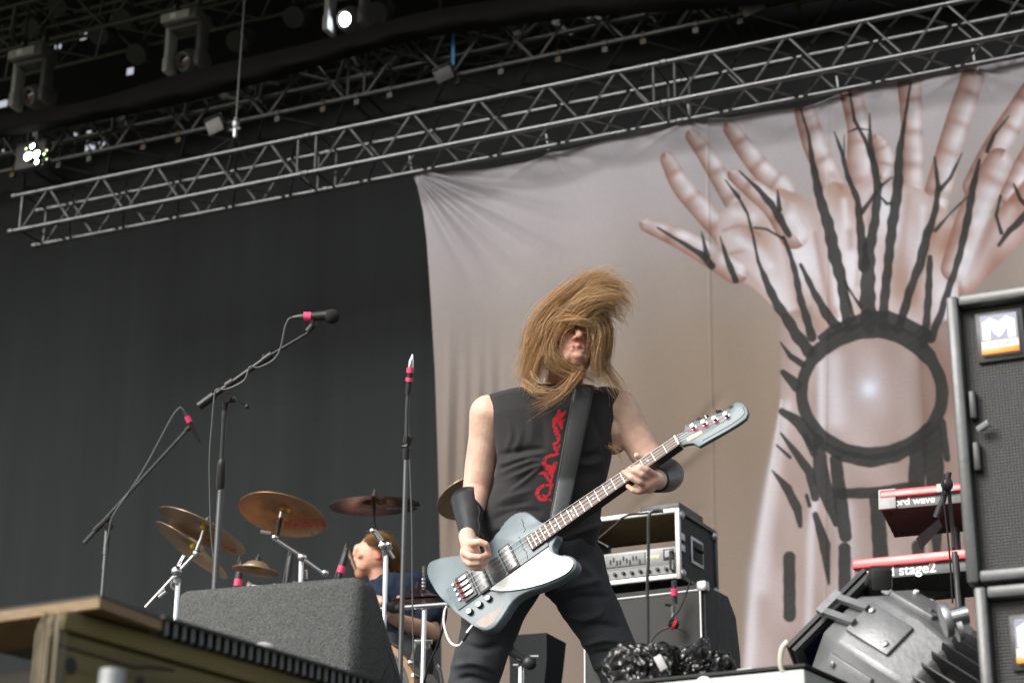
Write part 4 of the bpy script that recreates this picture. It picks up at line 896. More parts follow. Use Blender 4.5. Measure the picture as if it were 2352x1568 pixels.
for k, (p_, b_) in enumerate(zip(posts, btn)):
    t_ = MB().lathe([(.0085, .004), (.0085, .007), (.0055, .0075), (.0055, .02), (.0065, .0205), (.0065, .023), (.003, .0235)], GM @ Matrix.Translation((p_[0], p_[1], 0)), 14).build('tuner', m_chrome, gb)
    MB().tube([GM @ V((b_[0], b_[1] - .03, -.016)), GM @ V((b_[0], b_[1], -.014))], .0035, 6).build('shaft', m_chrome, t_)
    f = GM @ Matrix.Translation((b_[0], b_[1] + .004, -.012)) @ Matrix.Rotation([.3, 1.2, .9, .2][k], 4, 'Y'); MB().box(f, .024, .017, .004, .0018).build('tuner_button', m_chrome if k == 1 else m_blkmetal, t_)
    MB().tube([GM @ V((p_[0] + .0062 * math.cos(a), p_[1] + .0062 * math.sin(a), .010 + .007 * a / 18)) for a in np.linspace(0, 18, 40)], .0011, 4).build('red_winding', m_red, t_)
lg = K3p((1512, 640))[0]; la = K3p((1440, 672), (1580, 596)); ang = math.atan2(la[1][1] - la[0][1], la[1][0] - la[0][0])
text_mesh('Gibson', .019, GM @ Matrix.Translation((lg[0], lg[1], .0045)) @ Matrix.Rotation(ang, 4, 'Z'), m_gold, hd_o, 'logo', shear=.25, bold=.0006)
# bridge, strings, knobs
bA, bB = K2p((410, 842), (480, 985)); br = ((bA[0] + bB[0]) / 2 + .01, (bA[1] + bB[1]) / 2); bw = math.hypot(bA[0] - bB[0], bA[1] - bB[1])
brd = MB().prism(rrect(br[0] + .01, br[1], .05, bw + .012, 0, .004), GM, .004, .011, .001).build('bridge', m_blkmetal, gb)
ys_b = [br[1] + s * .0195 for s in (1.5, .5, -.5, -1.5)]; ys_b = [br[1] + s * bw / 4.2 for s in (1.5, .5, -.5, -1.5)]
for k in range(4):
    MB().box(GM @ Matrix.Translation((br[0] + .012, ys_b[k], .0145)), .03, .0125, .008, .0015).build('saddle', m_chrome, brd)
    MB().tube([GM @ V((br[0] - .022, ys_b[k], .012)), GM @ V((br[0] + .004, ys_b[k] - .002, .0185))], .0024, 6).build('red_winding', m_red, brd)
    MB().lathe([(.004, 0), (.004, .006), (.002, .0065)], GM @ Matrix.Translation((br[0] - .028, ys_b[k] + .004, .006)), 8).build('screw', m_chrome, brd)
for k in range(4):
    t = (k + .6) / 4.2; yn = lerp(n0[1], n1[1], t)
    MB().tube([GM @ V((br[0] + .004, ys_b[k], .0185)), GM @ V((xn, yn, .0188))], .0009 - .0001 * k, 5).build('string', m_strw, gb)
    p_ = posts[[0, 1, 2, 3][k]]; q0 = V((xn, yn, .0188)); q1 = V((p_[0], p_[1] - .006, .013)); qm = q0.lerp(q1, .45)
    MB().tube([GM @ q0, GM @ qm], .0009, 5).build('string', m_strw, gb); MB().tube([GM @ qm, GM @ q1], .0012, 5).build('red_winding', m_red, gb)
for c in ((630, 970), (565, 1015), (496, 1064)):
    g = K2p(c)[0]; o = MB().lathe([(.0115, 0), (.0112, .012), (.0105, .013)], GM @ Matrix.Translation((g[0] + .003, g[1] - .002, .0)), 18).build('knob', m_blkplastic, gb)
    MB().lathe([(.0092, .0132), (.0092, .0142), (.007, .0148)], GM @ Matrix.Translation((g[0] + .003, g[1] - .002, 0)), 18).build('cap', m_white, o)
# worn patch and scratches on the lacquer are wear with a shape of their own
m_wear = M('bare_worn_wood', (.34, .29, .26), .6, 0, .25, 30)
wr = K2p((560, 1160), (540, 1135), (600, 1095), (690, 1040), (745, 1010), (700, 1080), (660, 1140), (610, 1172)); MB().prism(wr, GM, .00015, .0004).build('worn_patch', m_wear, body)
wl = []
for a, b_ in K2p((865, 400), (880, 430), (878, 450), (895, 470), (880, 495)) : wl.append(GM @ V((a, b_, .0003)))
MB().tube(wl, .0012, 4).build('scratch', m_neck, body)
wl = [GM @ V((a, b_, .0042)) for a, b_ in K2p((850, 530), (862, 545), (858, 565), (880, 590), (878, 610), (905, 640), (915, 690))]
MB().tube(wl, .0012, 4).build('scratch', m_neck, body)
# strap laid over the chest
ctr = [(1341, 884, 24), (1332, 940, 24), (1318, 1010, 23), (1305, 1080, 22), (1293, 1140, 21), (1281, 1192, 19)]
rowsL = []
for (x, y, hw) in spline(ctr, 40):
    row = []
    for s in np.linspace(-1, 1, 7):
        h = BV.ray_cast(CAM, ray(x + s * hw, y)); d = (h[0] - CAM).length if h[0] else None; row.append((x + s * hw, y, d))
    rowsL.append(row)
dm = [min([q[2] for q in r if q[2]] or [6.45]) for r in rowsL]
dm = [sum(dm[max(0, i - 3):i + 4]) / len(dm[max(0, i - 3):i + 4]) for i in range(len(dm))]
dm = [d - .016 - .05 * max(0, (i - 26) / 13) for i, d in enumerate(dm)]
st_ = MB().grid([[CAM + ray(q[0], q[1]) * (d + .004 * abs(s) ** 2) for q, s in zip(r, np.linspace(-1, 1, 7))] for r, d in zip(rowsL, dm)])
so_ = st_.build('strap', m_strap, gb); md = so_.modifiers.new('solid', 'SOLIDIFY'); md.thickness = .004
for sgn in (-.86, .86):
    MB().tube([CAM + ray(r[0][0] + (sgn + 1) / 2 * (r[-1][0] - r[0][0]), r[0][1]) * (d - .002) for r, d in zip(rowsL, dm)], .0009, 4).build('stitching', m_blkplastic, so_)
p = CAM + ray(1281, 1196) * (dm[-1]); MB().box(basis(gx, gy, gz, p), .055, .05, .006, .002).build('strap_end', m_leather, gb)
# white lead and plug
jk = K2((522, 1158), (480, 1212), (447, 1268)); j3 = [W(a, b, 6.30) for a, b in jk]
gl = thing('guitar_lead', 'white cable plugged into the bass, looping down past the player', 'cable', j3[2])
MB().tube([j3[0], j3[1]], .0085, 10).build('plug', m_chrome, gl); MB().tube([j3[1], j3[2]], [.0075, .004], 10).build('strain_relief', m_blkplastic, gl)
cab = K2((447, 1268), (430, 1292), (395, 1300), (355, 1270), (328, 1210), (312, 1130), (318, 1060), (332, 1020)); cw = [W(a, b, 6.30 + .02 * i) for i, (a, b) in enumerate(cab)]
m_lead = M('white_cable', (.72, .7, .68), .5, 0, .1, 30)
c2 = K2((332, 1020), (322, 1120), (300, 1200), (265, 1300), (205, 1440), (170, 1568), (120, 1720)); cw2 = [W(a, b, 6.5 + .05 * i) for i, (a, b) in enumerate(c2)]
MB().tube([V(q) for q in spline(cw, 40)], .0042, 8).build('cable', m_lead, gl)
MB().tube([V(q) for q in spline(cw2, 30)], .0042, 8).build('cable', m_rubber, gl)
# ================================================================== microphones and their stands
m_tube = M('satin_grey_tube', (.075, .078, .08), .38, .4, .12, 25)
K7 = crop(200, 1150, 1.4254)
def mic_stand(label, D, pole, boom, group, sleeve=None, foot=True):
    base = W(pole[0][0], pole[0][1], D)
    r = thing('microphone_stand', label, 'microphone stand', V((base.x, base.y, FLOOR)), group); return r
D = 6.9
def w7(*p): return [W(a, b, D) for a, b in K7(*p)]
ms = mic_stand('tall dark microphone stand with boom rising right, behind the carpeted monitor', D, K7((975, 1140)), None, 'microphone stands')
a, b_ = w7((975, 1140), (950, 1568)); dn = (b_ - a); ft = V((a.x, a.y, FLOOR))
MB().tube([a, ft + UP * .02], .0125, 12).build('lower_tube', m_tube, ms)
MB().lathe([(.13, 0), (.13, .012), (.03, .022), (.018, .06)], Matrix.Translation(ft), 24).build('base', m_blkmetal, ms)
p = w7((971, 1150), (973, 1120), (979, 1010), (981, 985), (982, 975)); MB().tube([V(q) for q in p], [.015, .0165, .0165, .014, .009], 14).build('clutch', m_blkplastic, ms)
MB().tube(w7((979, 1000), (994, 725)), .0085, 10).build('upper_tube', m_tube, ms); MB().tube(w7((993, 745), (998, 700)), .0105, 10).build('collar', m_tube, ms)
jn = MB(); jn.tube(w7((998, 705), (1005, 610)), [.008, .016], 10); q = w7((1005, 625))[0]; jn.lathe([(.018, -.02), (.02, 0), (.018, .02)], frame_z(CF, UP, q), 14); jn.build('boom_joint', m_blkplastic, ms)
q = w7((1020, 640), (1060, 635), (1075, 645), (1125, 677)); hd = MB().tube(q[:2], .011, 8); hd.tube(q[2:], .0032, 6); hd.ell(q[3], .009, .009, .009); hd.build('clamp_handle', m_blkplastic, ms)
MB().tube(w7((850, 676), (935, 614)), .0155, 12).build('counterweight', m_blkplastic, ms)
MB().tube(w7((930, 618), (1250, 390)), .0095, 10).build('boom', m_blkmetal, ms); MB().tube(w7((1005, 560), (1045, 533)), .014, 10).build('boom_collar', m_blkplastic, ms); MB().tube(w7((1215, 414), (1265, 380)), .0125, 10).build('boom_collar', m_blkplastic, ms)
MB().tube(w7((1225, 395), (1222, 378)), .008, 8).build('thumb_screw', m_tube, ms)
MB().tube(w7((1255, 388), (1478, 256)), .0058, 8).build('boom_rod', m_blkmetal, ms)
cl = MB(); cl.tube(w7((1470, 250), (1498, 215)), .013, 10); cl.tube(w7((1498, 215), (1500, 175)), .012, 10); cl.build('microphone_clip', m_blkplastic, ms)
mc = thing('microphone', 'black ball-headed vocal microphone with pink tape, on the tallest boom', 'microphone', w7((1500, 170))[0], 'microphones on stands')
MB().tube(w7((1445, 165), (1492, 165), (1560, 160), (1590, 160)), [.0145, .0155, .018, .02], 14).build('handle', m_blkplastic, mc)
MB().tube(w7((1447, 166), (1490, 166)), .017, 14).build('tape_band', m_pink, mc)
m_foam = M('black_foam', (.012, .012, .013), .95, 0, .3, 120, bump=.004, bs=250)
MB().ell(w7((1608, 165))[0], .029, .029, .026).build('windscreen', m_foam, mc); MB().tube(w7((1385, 170), (1425, 167), (1450, 166)), [.006, .0105, .0115], 12).build('connector', m_tube, mc)
cbl = [(1388, 170), (1362, 180), (1340, 225), (1325, 300), (1305, 370), (1270, 415), (1222, 442), (1180, 456), (1142, 450), (1128, 480), (1110, 525), (1065, 555), (1000, 580), (948, 582), (935, 640), (925, 760), (913, 900), (909, 1030), (912, 1200), (916, 1350), (925, 1480), (940, 1600), (950, 1750)]
tag(MB().tube([V(q) for q in spline([tuple(W(*xy, D - .025)) for xy in K7(*cbl)], 90)], .0032, 7).build('microphone_cable', m_grey), 'grey cable winding down the tallest microphone boom and stand', 'cable', 'microphone cables')
# the leaning boom at the left
D = 9.0
ms = mic_stand('slim microphone stand at far left, its boom reaching up to a small microphone', D, K7((325, 1420)), None, 'microphone stands')
a, = w7((326, 1400)); ft = V((a.x, a.y, FLOOR)); MB().tube([a, ft], .009, 8).build('pole', m_tube, ms); MB().tube([a + UP * .03, a - UP * .1], .0125, 8).build('collar', m_tube, ms)
for k in range(3): MB().tube([ft + UP * .2, ft + V((math.cos(k * 2.1) * .32, math.sin(k * 2.1) * .32, .012))], .009, 6).build('leg', m_blkmetal, ms)
MB().tube(w7((195, 1455), (262, 1382)), .0095, 8).build('counterweight', m_tube, ms); MB().tube(w7((258, 1386), (330, 1302), (778, 815)), .0078, 8).build('boom', m_tube, ms)
MB().tube(w7((255, 1385), (345, 1300)), .0135, 8).build('boom_collar', m_blkplastic, ms); q = w7((333, 1360))[0]; MB().lathe([(.02, -.02), (.022, 0), (.02, .02)], frame_z(CF, UP, q), 12).build('boom_joint', m_blkplastic, ms)
MB().tube(w7((775, 815), (805, 790)), .011, 8).build('microphone_clip', m_blkplastic, ms)
mc = thing('microphone', 'small dark microphone with pink tape pointing down, at far left', 'microphone', w7((800, 780))[0], 'microphones on stands')
MB().tube(w7((795, 765), (830, 830), (855, 882)), [.012, .012, .006], 10).build('handle', m_blkplastic, mc); MB().tube(w7((780, 732), (797, 766)), .0145, 10).build('tape_band', m_pink, mc); MB().tube(w7((760, 695), (783, 735)), [.006, .011], 10).build('connector', m_tube, mc)
cp = [(762, 697), (748, 684), (735, 688), (700, 730), (640, 840), (560, 990), (500, 1090), (440, 1180), (390, 1250), (350, 1320), (330, 1420), (312, 1500), (300, 1600)]
tag(MB().tube([V(q) for q in spline([tuple(W(*xy, D - .03)) for xy in K7(*cp)], 60)], .0038, 6).build('microphone_cable', m_grey), 'grey cable beside the slim boom at far left', 'cable', 'microphone cables')
# the straight stand left of the bass player
D = 8.0; KQ = crop(1600, 1000, 1.568)
def wq(*p): return [W(a, b, D) for a, b in KQ(*p)]
ms = mic_stand('straight upright microphone stand just left of the bass player', D, KQ((40, 1300)), None, 'microphone stands')
a, = wq((38, 1300)); ft = V((a.x, a.y, FLOOR)); MB().tube([a, ft], .0105, 10).build('lower_tube', m_tube, ms); MB().tube(wq((38, 1310), (40, 1240)), .0155, 10).build('clutch', m_blkplastic, ms)
MB().tube(wq((40, 1250), (45, 1000), (52, 880)), .0085, 8).build('upper_tube', m_tube, ms); MB().lathe([(.12, 0), (.12, .012), (.03, .02), (.014, .05)], Matrix.Translation(ft), 20).build('base', m_blkmetal, ms)
MB().tube(wq((10, 1232), (42, 1232), (72, 1170)), [.006, .011, .008], 8).build('clamp_handle', m_blkplastic, ms)
MB().tube(wq((40, 1205), (45, 1165)), .0145, 8).build('clip', m_blkplastic, ms)
mc = thing('microphone', 'upright pencil microphone with two pink tape bands', 'microphone', wq((55, 880))[0], 'microphones on stands')
MB().tube(wq((50, 905), (58, 830), (64, 780), (66, 740)), [.0125, .0125, .0125, .012], 10).build('handle', m_blkplastic, mc); MB().tube(wq((57, 824), (60, 800)), .0155, 10).build('tape_band', m_pink, mc); MB().tube(wq((63, 770), (66, 738)), .0155, 10).build('tape_band', m_pink, mc)
MB().tube(wq((67, 738), (70, 695), (74, 680), (80, 655)), [.011, .0105, .007, .002], 10).build('connector', m_chrome, mc)
tag(MB().tube([V(q) for q in spline([tuple(W(x, y, D + .05)) for x, y in ((944, 830), (938, 900), (941, 1050), (946, 1200), (947, 1350), (949, 1480), (955, 1650))], 40)], .0035, 6).build('microphone_cable', m_grey), 'dark cable hanging beside the straight upright stand', 'cable', 'microphone cables')
# ================================================================== drum kit and drummer
riser_c = W(800, 1700, 10.6); rz = FLOOR + .42
struct(MB().box(basis(SD, SN, UP, V((riser_c.x, riser_c.y, FLOOR + .21))), 3.0, 2.4, .42, .01).build('drum_riser', m_deck))
m_bronze = M('bronze_cymbal', (.5, .28, .14), .32, .5, .25, 6, bump=.0004, bs=90)
m_bronze2 = M('pale_bronze_cymbal', (.46, .33, .22), .34, .5, .25, 5, bump=.0004, bs=90)
m_darkcym = M('dark_coloured_cymbal', (.1, .065, .065), .3, .8, .35, 6, bump=.0004, bs=90)
m_cymred = M('red_cymbal_ink', (.5, .02, .02), .5)
m_cymgrey = M('grey_cymbal_ink', (.32, .32, .34), .5)
m_felt = M('yellow_felt', (.45, .32, .03), .9)
def cymbal(x, y, a, b_, ang, D, mat, label, logo=None, lmat=None, lpos=None, inv=False):
    an = math.radians(ang); th = math.acos(min(.999, b_ / a)); mdir = CR * math.sin(an) + CU * math.cos(an)      # image direction of the short axis, upwards
    n = (mdir * math.sin(th) + CF * math.cos(th)).normalized(); c = W(x, y, D); r = a / FPX * D; f = frame_z(n, CR, c)
    t = thing('cymbal', label, 'cymbal', c, 'cymbals of the drum kit')
    pr = [(.012, .028), (.03, .027), (.05, .018), (.062, .004), (.07, 0), (r * .6, -.008), (r * .97, -.019), (r, -.021)]
    pr2 = [(q, h - .0016) for q, h in pr[::-1]]
    MB().lathe([(q, h + .02) for q, h in pr + pr2], f, 56).build('disc', mat, t, ang=60)
    MB().lathe([(.016, .018), (.019, .024), (.019, .034), (.016, .04)], f @ Matrix.Translation((0, 0, -.012)), 14).build('felt', m_felt, t)
    MB().lathe([(.012, .05), (.015, .053), (.015, .065), (.007, .07), (.004, .085)], f, 12).build('wing_nut', m_blkplastic, t)
    if logo:
        lx, ly, la, ls = lpos; d = f.to_3x3().inverted() @ CR; r_ = ray(lx, ly); q = CAM + r_ * ((c - n * .004 - CAM).dot(n) / r_.dot(n))
        ex = (CR * math.cos(math.radians(la)) - CU * math.sin(math.radians(la))); ex = (ex - n * ex.dot(n)).normalized(); ey = (-n).cross(ex)
        text_mesh(logo, ls, basis(ex, ey, -n, q - n * .001), lmat, t, 'lettering', bold=.002)
    return t
cymbal(465, 1218, 110, 42, 26, 9.3, m_bronze2, 'pale bronze crash cymbal tilted steeply at the left of the kit', 'PAISTE', m_cymred, (500, 1248, 22, .062))
cymbal(440, 1262, 104, 36, 37, 9.6, m_bronze2, 'bronze cymbal half hidden behind and below the leftmost crash')
cymbal(648, 1181, 102, 56, 12, 9.7, m_bronze, 'orange bronze crash cymbal with red lettering, showing its full underside', 'PAISTE', m_cymred, (704, 1204, -28, .078))
cymbal(861, 1161, 105, 31, -2, 10.0, m_darkcym, 'dark flat cymbal above the drummer with grey lettering', 'PAISTE', m_cymgrey, (928, 1166, -14, .06))
cymbal(1080, 1142, 80, 50, -24, 10.3, m_bronze2, 'dull gold cymbal showing behind the bass player arm', None)
cymbal(588, 1310, 55, 18, 8, 9.8, m_bronze2, 'small splash cymbal just above the carpeted monitor')
cymbal(961, 1373, 63, 13, -4, 10.2, m_darkcym, 'dark hi-hat cymbal edge-on beside the bass body')
cymbal(961, 1378, 63, 12, -4, 10.2, m_darkcym, 'lower hi-hat cymbal, edge-on under its dark twin')
K4 = crop(560, 2000, 3.92); K3c = crop(920, 1920, 3.92); Kd = crop(1300, 1920, 3.92); Kh = crop(1350, 2300, 3.638)
def wk(K, D, *p): return [W(q[0], q[1], D) for q in K(*p)]
def knuckle(mb, p, r): mb.ell(p, r, r, r * 1.1, None, 14); return mb
# left boom stand with two arms
s = thing('cymbal_stand', 'chrome boom stand with two arms under the leftmost cymbals', 'cymbal stand', V((W(400, 1500, 9.4).x, W(400, 1500, 9.4).y, rz)), 'chrome cymbal stands')
q = wk(K4, 9.4, (600, 1240)); MB().tube([q[0], V((q[0].x, q[0].y, rz))], .0125, 10).build('pole', m_chrome, s)
q = wk(K4, 9.38, (190, 1568), (520, 1210), (880, 830)); MB().tube([q[0] + (q[0] - q[1]) * .3] + q, .0095, 10).build('boom', m_chrome, s)
q = wk(K4, 9.36, (885, 840), (930, 690), (965, 600), (1010, 430)); MB().tube(q, [.013, .012, .009, .008], 10).build('tilter', m_chrome, s)
knuckle(MB(), wk(K4, 9.36, (890, 830))[0], .02).build('ratchet', m_chrome, s); knuckle(MB(), wk(K4, 9.38, (575, 1110))[0], .026).build('ratchet', m_chrome, s)
q = wk(K4, 9.4, (575, 1180), (595, 1060), (640, 950), (690, 860)); MB().tube(q, [.013, .012, .009, .008], 10).build('tilter', m_chrome, s)
MB().tube(wk(K4, 9.38, (570, 1220), (590, 1300)), .02, 10).build('boom_clamp', m_steel, s); MB().tube(wk(K4, 9.36, (300, 1520), (410, 1430)), .008, 8).build('brace', m_chrome, s); MB().tube(wk(K4, 9.36, (510, 1280), (490, 1340), (540, 1400)), .007, 8).build('wing_bolt', m_steel, s)
# middle crash stand
s = thing('cymbal_stand', 'chrome boom stand carrying the orange crash cymbal', 'cymbal stand', V((W(697, 1400, 9.7).x, W(697, 1400, 9.7).y, rz)), 'chrome cymbal stands')
q = wk(K3c, 9.7, (1120, 1260), (1150, 1450)); MB().tube([q[0], V((q[0].x, q[0].y, rz))], .0125, 10).build('pole', m_chrome, s); MB().tube(wk(K3c, 9.7, (1152, 1400), (1158, 1540)), .02, 10).build('pole_collar', m_chrome, s)
MB().tube(wk(K3c, 9.68, (1480, 1470), (1180, 1255), (1060, 1150), (720, 925)), .0105, 10).build('boom', m_chrome, s)
MB().tube(wk(K3c, 9.68, (720, 920), (745, 840), (765, 690), (790, 590), (820, 470)), [.012, .008, .013, .013, .008], 10).build('tilter', m_blkmetal, s); MB().tube(wk(K3c, 9.66, (795, 580), (815, 490)), .0125, 10).build('sleeve', m_chrome, s)
for q_, r_k in (((1130, 1205), .022), ((705, 890), .016), ((1490, 1450), .018)): knuckle(MB(), wk(K3c, 9.66, q_)[0], r_k).build('ratchet', m_chrome, s)
MB().tube(wk(K3c, 9.66, (480, 805), (640, 830)), .0095, 8).build('wing_handle', m_steel, s)
# stand in front of the drummer
s = thing('cymbal_stand', 'chrome stand in front of the drummer under the dark cymbal', 'cymbal stand', V((W(895, 1500, 9.9).x, W(895, 1500, 9.9).y, rz)), 'chrome cymbal stands')
q = wk(Kd, 9.9, (955, 1180), (975, 1568)); MB().tube([q[0], V((q[0].x + .0, q[0].y, rz))], .0125, 10).build('pole', m_chrome, s)
MB().tube(wk(Kd, 9.9, (780, 780), (920, 975), (1075, 1220)), .0095, 10).build('boom', m_chrome, s); MB().tube(wk(Kd, 9.92, (790, 790), (770, 600), (765, 430), (755, 300)), [.008, .006, .013, .008], 10).build('tilter', m_blkmetal, s)
mb = MB(); knuckle(mb, wk(Kd, 9.88, (745, 790))[0], .016); knuckle(mb, wk(Kd, 9.88, (915, 1020))[0], .024); knuckle(mb, wk(Kd, 9.88, (1000, 1000))[0], .014); mb.tube(wk(Kd, 9.88, (650, 785), (745, 790), (915, 1020)), .008, 8); mb.tube(wk(Kd, 9.88, (800, 1030), (1060, 1050)), .011, 8); mb.tube(wk(Kd, 9.9, (920, 1050), (950, 1220)), .014, 8); mb.build('ratchet', m_chrome, s)
# rack tube and hi-hat stand
s = thing('drum_rack', 'thick chrome rack tube with clamps left of the bass body', 'drum rack', V((W(960, 1500, 9.9).x, W(960, 1500, 9.9).y, rz)))
MB().tube(wk(Kh, 9.85, (600, 492), (1900, 400)), .0145, 14).build('tube', m_chrome, s)
q = wk(Kh, 9.87, (1262, 480)); MB().tube([q[0], V((q[0].x, q[0].y, rz))], .0125, 10).build('leg', m_chrome, s)
mb = MB(); q = wk(Kh, 9.84, (850, 480), (760, 450)); mb.lathe([(.024, -.03), (.027, 0), (.024, .03)], frame_z(CR, UP, q[0]), 12); mb.box(basis(CR, CF, CU, q[1]), .05, .06, .045, .008); mb.build('clamp', m_blkmetal, s)
mb = MB(); q = wk(Kh, 9.84, (1250, 960)); mb.box(basis(CR, CF, CU, q[0]), .09, .05, .025, .006); mb.tube(wk(Kh, 9.84, (1150, 950), (1085, 1230)), .009, 8); mb.tube(wk(Kh, 9.84, (1285, 950), (1300, 1060)), .016, 8); knuckle(mb, wk(Kh, 9.84, (1060, 1270))[0], .017); knuckle(mb, wk(Kh, 9.84, (1270, 1060))[0], .016); mb.build('tripod_hinge', m_chrome, s)
MB().tube(wk(Kh, 9.84, (1225, 1280), (1215, 1600)), .011, 8).build('strut', m_chrome, s); MB().tube(wk(Kh, 9.84, (1440, 1300), (1500, 1400), (1530, 1600)), .009, 8).build('strut', m_chrome, s)
s = thing('hi_hat_stand', 'chrome hi-hat rod rising beside the bass body', 'hi-hat stand', V((W(973, 1500, 10.2).x, W(973, 1500, 10.2).y, rz)), 'chrome cymbal stands')
MB().tube(wk(Kh, 10.2, (1255, -140), (1250, 240)) + [V((W(973, 1500, 10.2).x, W(973, 1500, 10.2).y, rz))], .006, 8).build('rod', m_chrome, s)
mb = MB()
for yy in (60, 110, 160, 220): mb.ell(wk(Kh, 10.2, (1250, yy))[0], .0105, .0105, .009, None, 10)
mb.build('clutch', m_chrome, s)
# kick drum
m_shell = M('slate_blue_drum_shell', (.06, .085, .1), .4, 0, .2, 10, coat=.5); m_hoop = M('natural_wood_hoop', (.42, .22, .1), .45, 0, .2, 20, stretch=(1, 1, .2))
kc = W(835, 1597, 9.9); ax = (-SN * .98 + SD * .1).normalized(); f = frame_z(ax, UP, kc); kr = .272
kd = thing('kick_drum', 'kick drum with pale wooden hoop, half hidden by the carpeted monitor', 'drum', V((kc.x, kc.y, rz)))
MB().lathe([(kr, -.42), (kr, 0)], f, 48).build('shell', m_shell, kd); MB().lathe([(.001, .004), (kr * .98, .004)], f, 48).build('drum_head', m_shell, kd)
MB().lathe([(kr + .004, -.022), (kr + .017, -.02), (kr + .017, .018), (kr - .012, .02), (kr - .012, .012), (kr + .004, -.022)], f, 48, False).build('hoop', m_hoop, kd)
for k in range(8):
    a_ = k * math.pi / 4 + .3; p_ = f @ V((math.cos(a_) * (kr + .02), math.sin(a_) * (kr + .02), .0)); MB().tube([p_ - ax * .14, p_ + ax * .03], .009, 8).build('lug', m_chrome, kd)
# toms behind the monitor, only rims and hardware show
for k, (x, y, r, lb) in enumerate(((640, 1352, .16, 'rack tom with chrome rim peeking over the monitor, under the orange crash'), (742, 1350, .15, 'rack tom with chrome rim peeking over the monitor, nearer the drummer'))):
    p_ = W(x, y, 10.0); f = frame_z((.1, -.25, 1), CR, p_); t = thing('rack_tom', lb, 'drum', p_ - UP * .25, 'drums')
    MB().lathe([(r, -.24), (r, 0)], f, 40).build('shell', m_shell, t); MB().lathe([(r + .003, -.02), (r + .012, -.02), (r + .012, .012), (r + .002, .014), (.001, .002)], f, 40).build('rim', m_chrome, t)
    for j in range(6):
        q = f @ V((math.cos(j + .4) * (r + .01), math.sin(j + .4) * (r + .01), 0)); MB().tube([q + f.to_3x3() @ V((0, 0, .02)), q - f.to_3x3() @ V((0, 0, .1))], .008, 6).build('lug', m_chrome, t)
for k, (x, y, lean, tape, lb) in enumerate(((786, 1300, .25, True, 'clip-on drum microphone with pink tape in front of the drummer face'), (663, 1312, .1, False, 'dark clip-on drum microphone under the orange crash'), (548, 1330, .1, True, 'clip-on drum microphone peeking over the monitor beside the splash cymbal'))):
    c = W(x, y, 10.0); t = thing('drum_microphone', lb, 'microphone', c, 'drum microphones'); d_ = (UP + CR * lean).normalized()
    MB().tube([c - d_ * .08, c + d_ * .02, c + d_ * .07, c + d_ * .1], [.012, .017, .015, .004], 10).build('handle', m_blkplastic, t)
    MB().tube([c - CR * .02 - d_ * .09, c - CR * .012 + d_ * .12], .004, 6).build('clip_arm', m_blkmetal, t)
    if tape: MB().tube([c - d_ * .035, c - d_ * .0], .021, 10).build('tape_band', m_pink, t)
# --- drummer
DD = 10.6
dr = thing('person', 'drummer in navy t-shirt seen in profile, sitting behind the cymbals', 'person', V((W(920, 1600, DD).x, W(920, 1600, DD).y, rz)))
def d1(x, y, dd=0): q = Kd((x, y))[0]; return W(q[0], q[1], DD + dd)
def d2(x, y, dd=0): q = Kh((x, y))[0]; return W(q[0], q[1], DD + dd)
sk = MB()
sk.ell(d1(800, 1130), .098, .075, .1); sk.ell(d1(690, 1220), .07, .058, .088); sk.cone(d1(620, 1350), d1(560, 1450), .052, .034); sk.cone(d1(530, 1080), d1(490, 1150), .03, .02)
sk.cone(d1(500, 1200), d1(445, 1300), .013, .014); sk.cone(d1(500, 1390, -.015), d1(500, 1390, .015), .015, .015); sk.cone(d1(508, 1420, -.012), d1(508, 1420, .012), .015, .015); sk.ell(d1(545, 1480), .025, .026, .024)
sk.ell(d1(545, 1190, -.05), .02, .014, .016); sk.ell(d1(840, 1150, -.078), .02, .01, .034); sk.ell(d1(600, 1300, -.045), .04, .02, .04)
sk.cone(d1(840, 1380), d1(900, 1640), .062, .066)
sk.cone(d2(840, 330, .02), d2(1080, 330, .02), .1, .1); sk.cone(d2(950, 360), d2(950, 1000), .13, .14)
sk.chain([(d2(1220, 220, -.02), .062), (d2(1300, 500, -.08), .055), (d2(1360, 830, -.12), .05), (d2(1100, 740, -.2), .046), (d2(850, 640, -.26), .034), (d2(760, 560, -.28), .034)])
for i in range(4): sk.chain([(d2(760 + 14 * i, 540 + 16 * i, -.3), .011), (d2(700 + 14 * i, 520 + 16 * i, -.32), .01), (d2(700 + 14 * i, 570 + 16 * i, -.31), .009)])
sk.chain([(d2(720, 220, -.02), .06), (d2(560, 420, -.12), .05), (d2(620, 420, -.3), .04), (d2(650, 390, -.34), .034)])
for i in range(4): sk.chain([(d2(630 + 20 * i, 350 + 8 * i, -.35), .011), (d2(640 + 20 * i, 390 + 8 * i, -.375), .01), (d2(650 + 18 * i, 420 + 6 * i, -.36), .009)])
sk.cone(d2(850, 1000), d2(700, 1250, -.3), .1, .08); sk.cone(d2(1050, 1000), d2(1150, 1300, -.3), .1, .08)
me = remesh(sk, .0065, 3); A = mco(me); C = np.tile(np.array(lin(216, 170, 148)), (len(A), 1))
for c, r, col, al in ((d1(840, 1150, -.08), .035, lin(212, 110, 90), .8), (d1(540, 1190, -.06), .02, lin(120, 80, 66), .6), (d1(450, 1300), .025, lin(216, 140, 120), .6), (d1(520, 1470), .05, lin(168, 118, 72), .8), (d1(490, 1360), .03, lin(176, 126, 86), .7), (d1(500, 1405), .012, lin(150, 70, 66), .7), (d1(640, 1280, -.05), .05, lin(214, 150, 130), .5), (d1(700, 900), .06, lin(206, 160, 132), .4)): blob_ = al * np.exp(-((A - np.array(c)) ** 2).sum(1) / r ** 2); C = C + (np.array(col) - C) * blob_[:, None]
setcol(me, C); link('body', me, m_skin, dr)
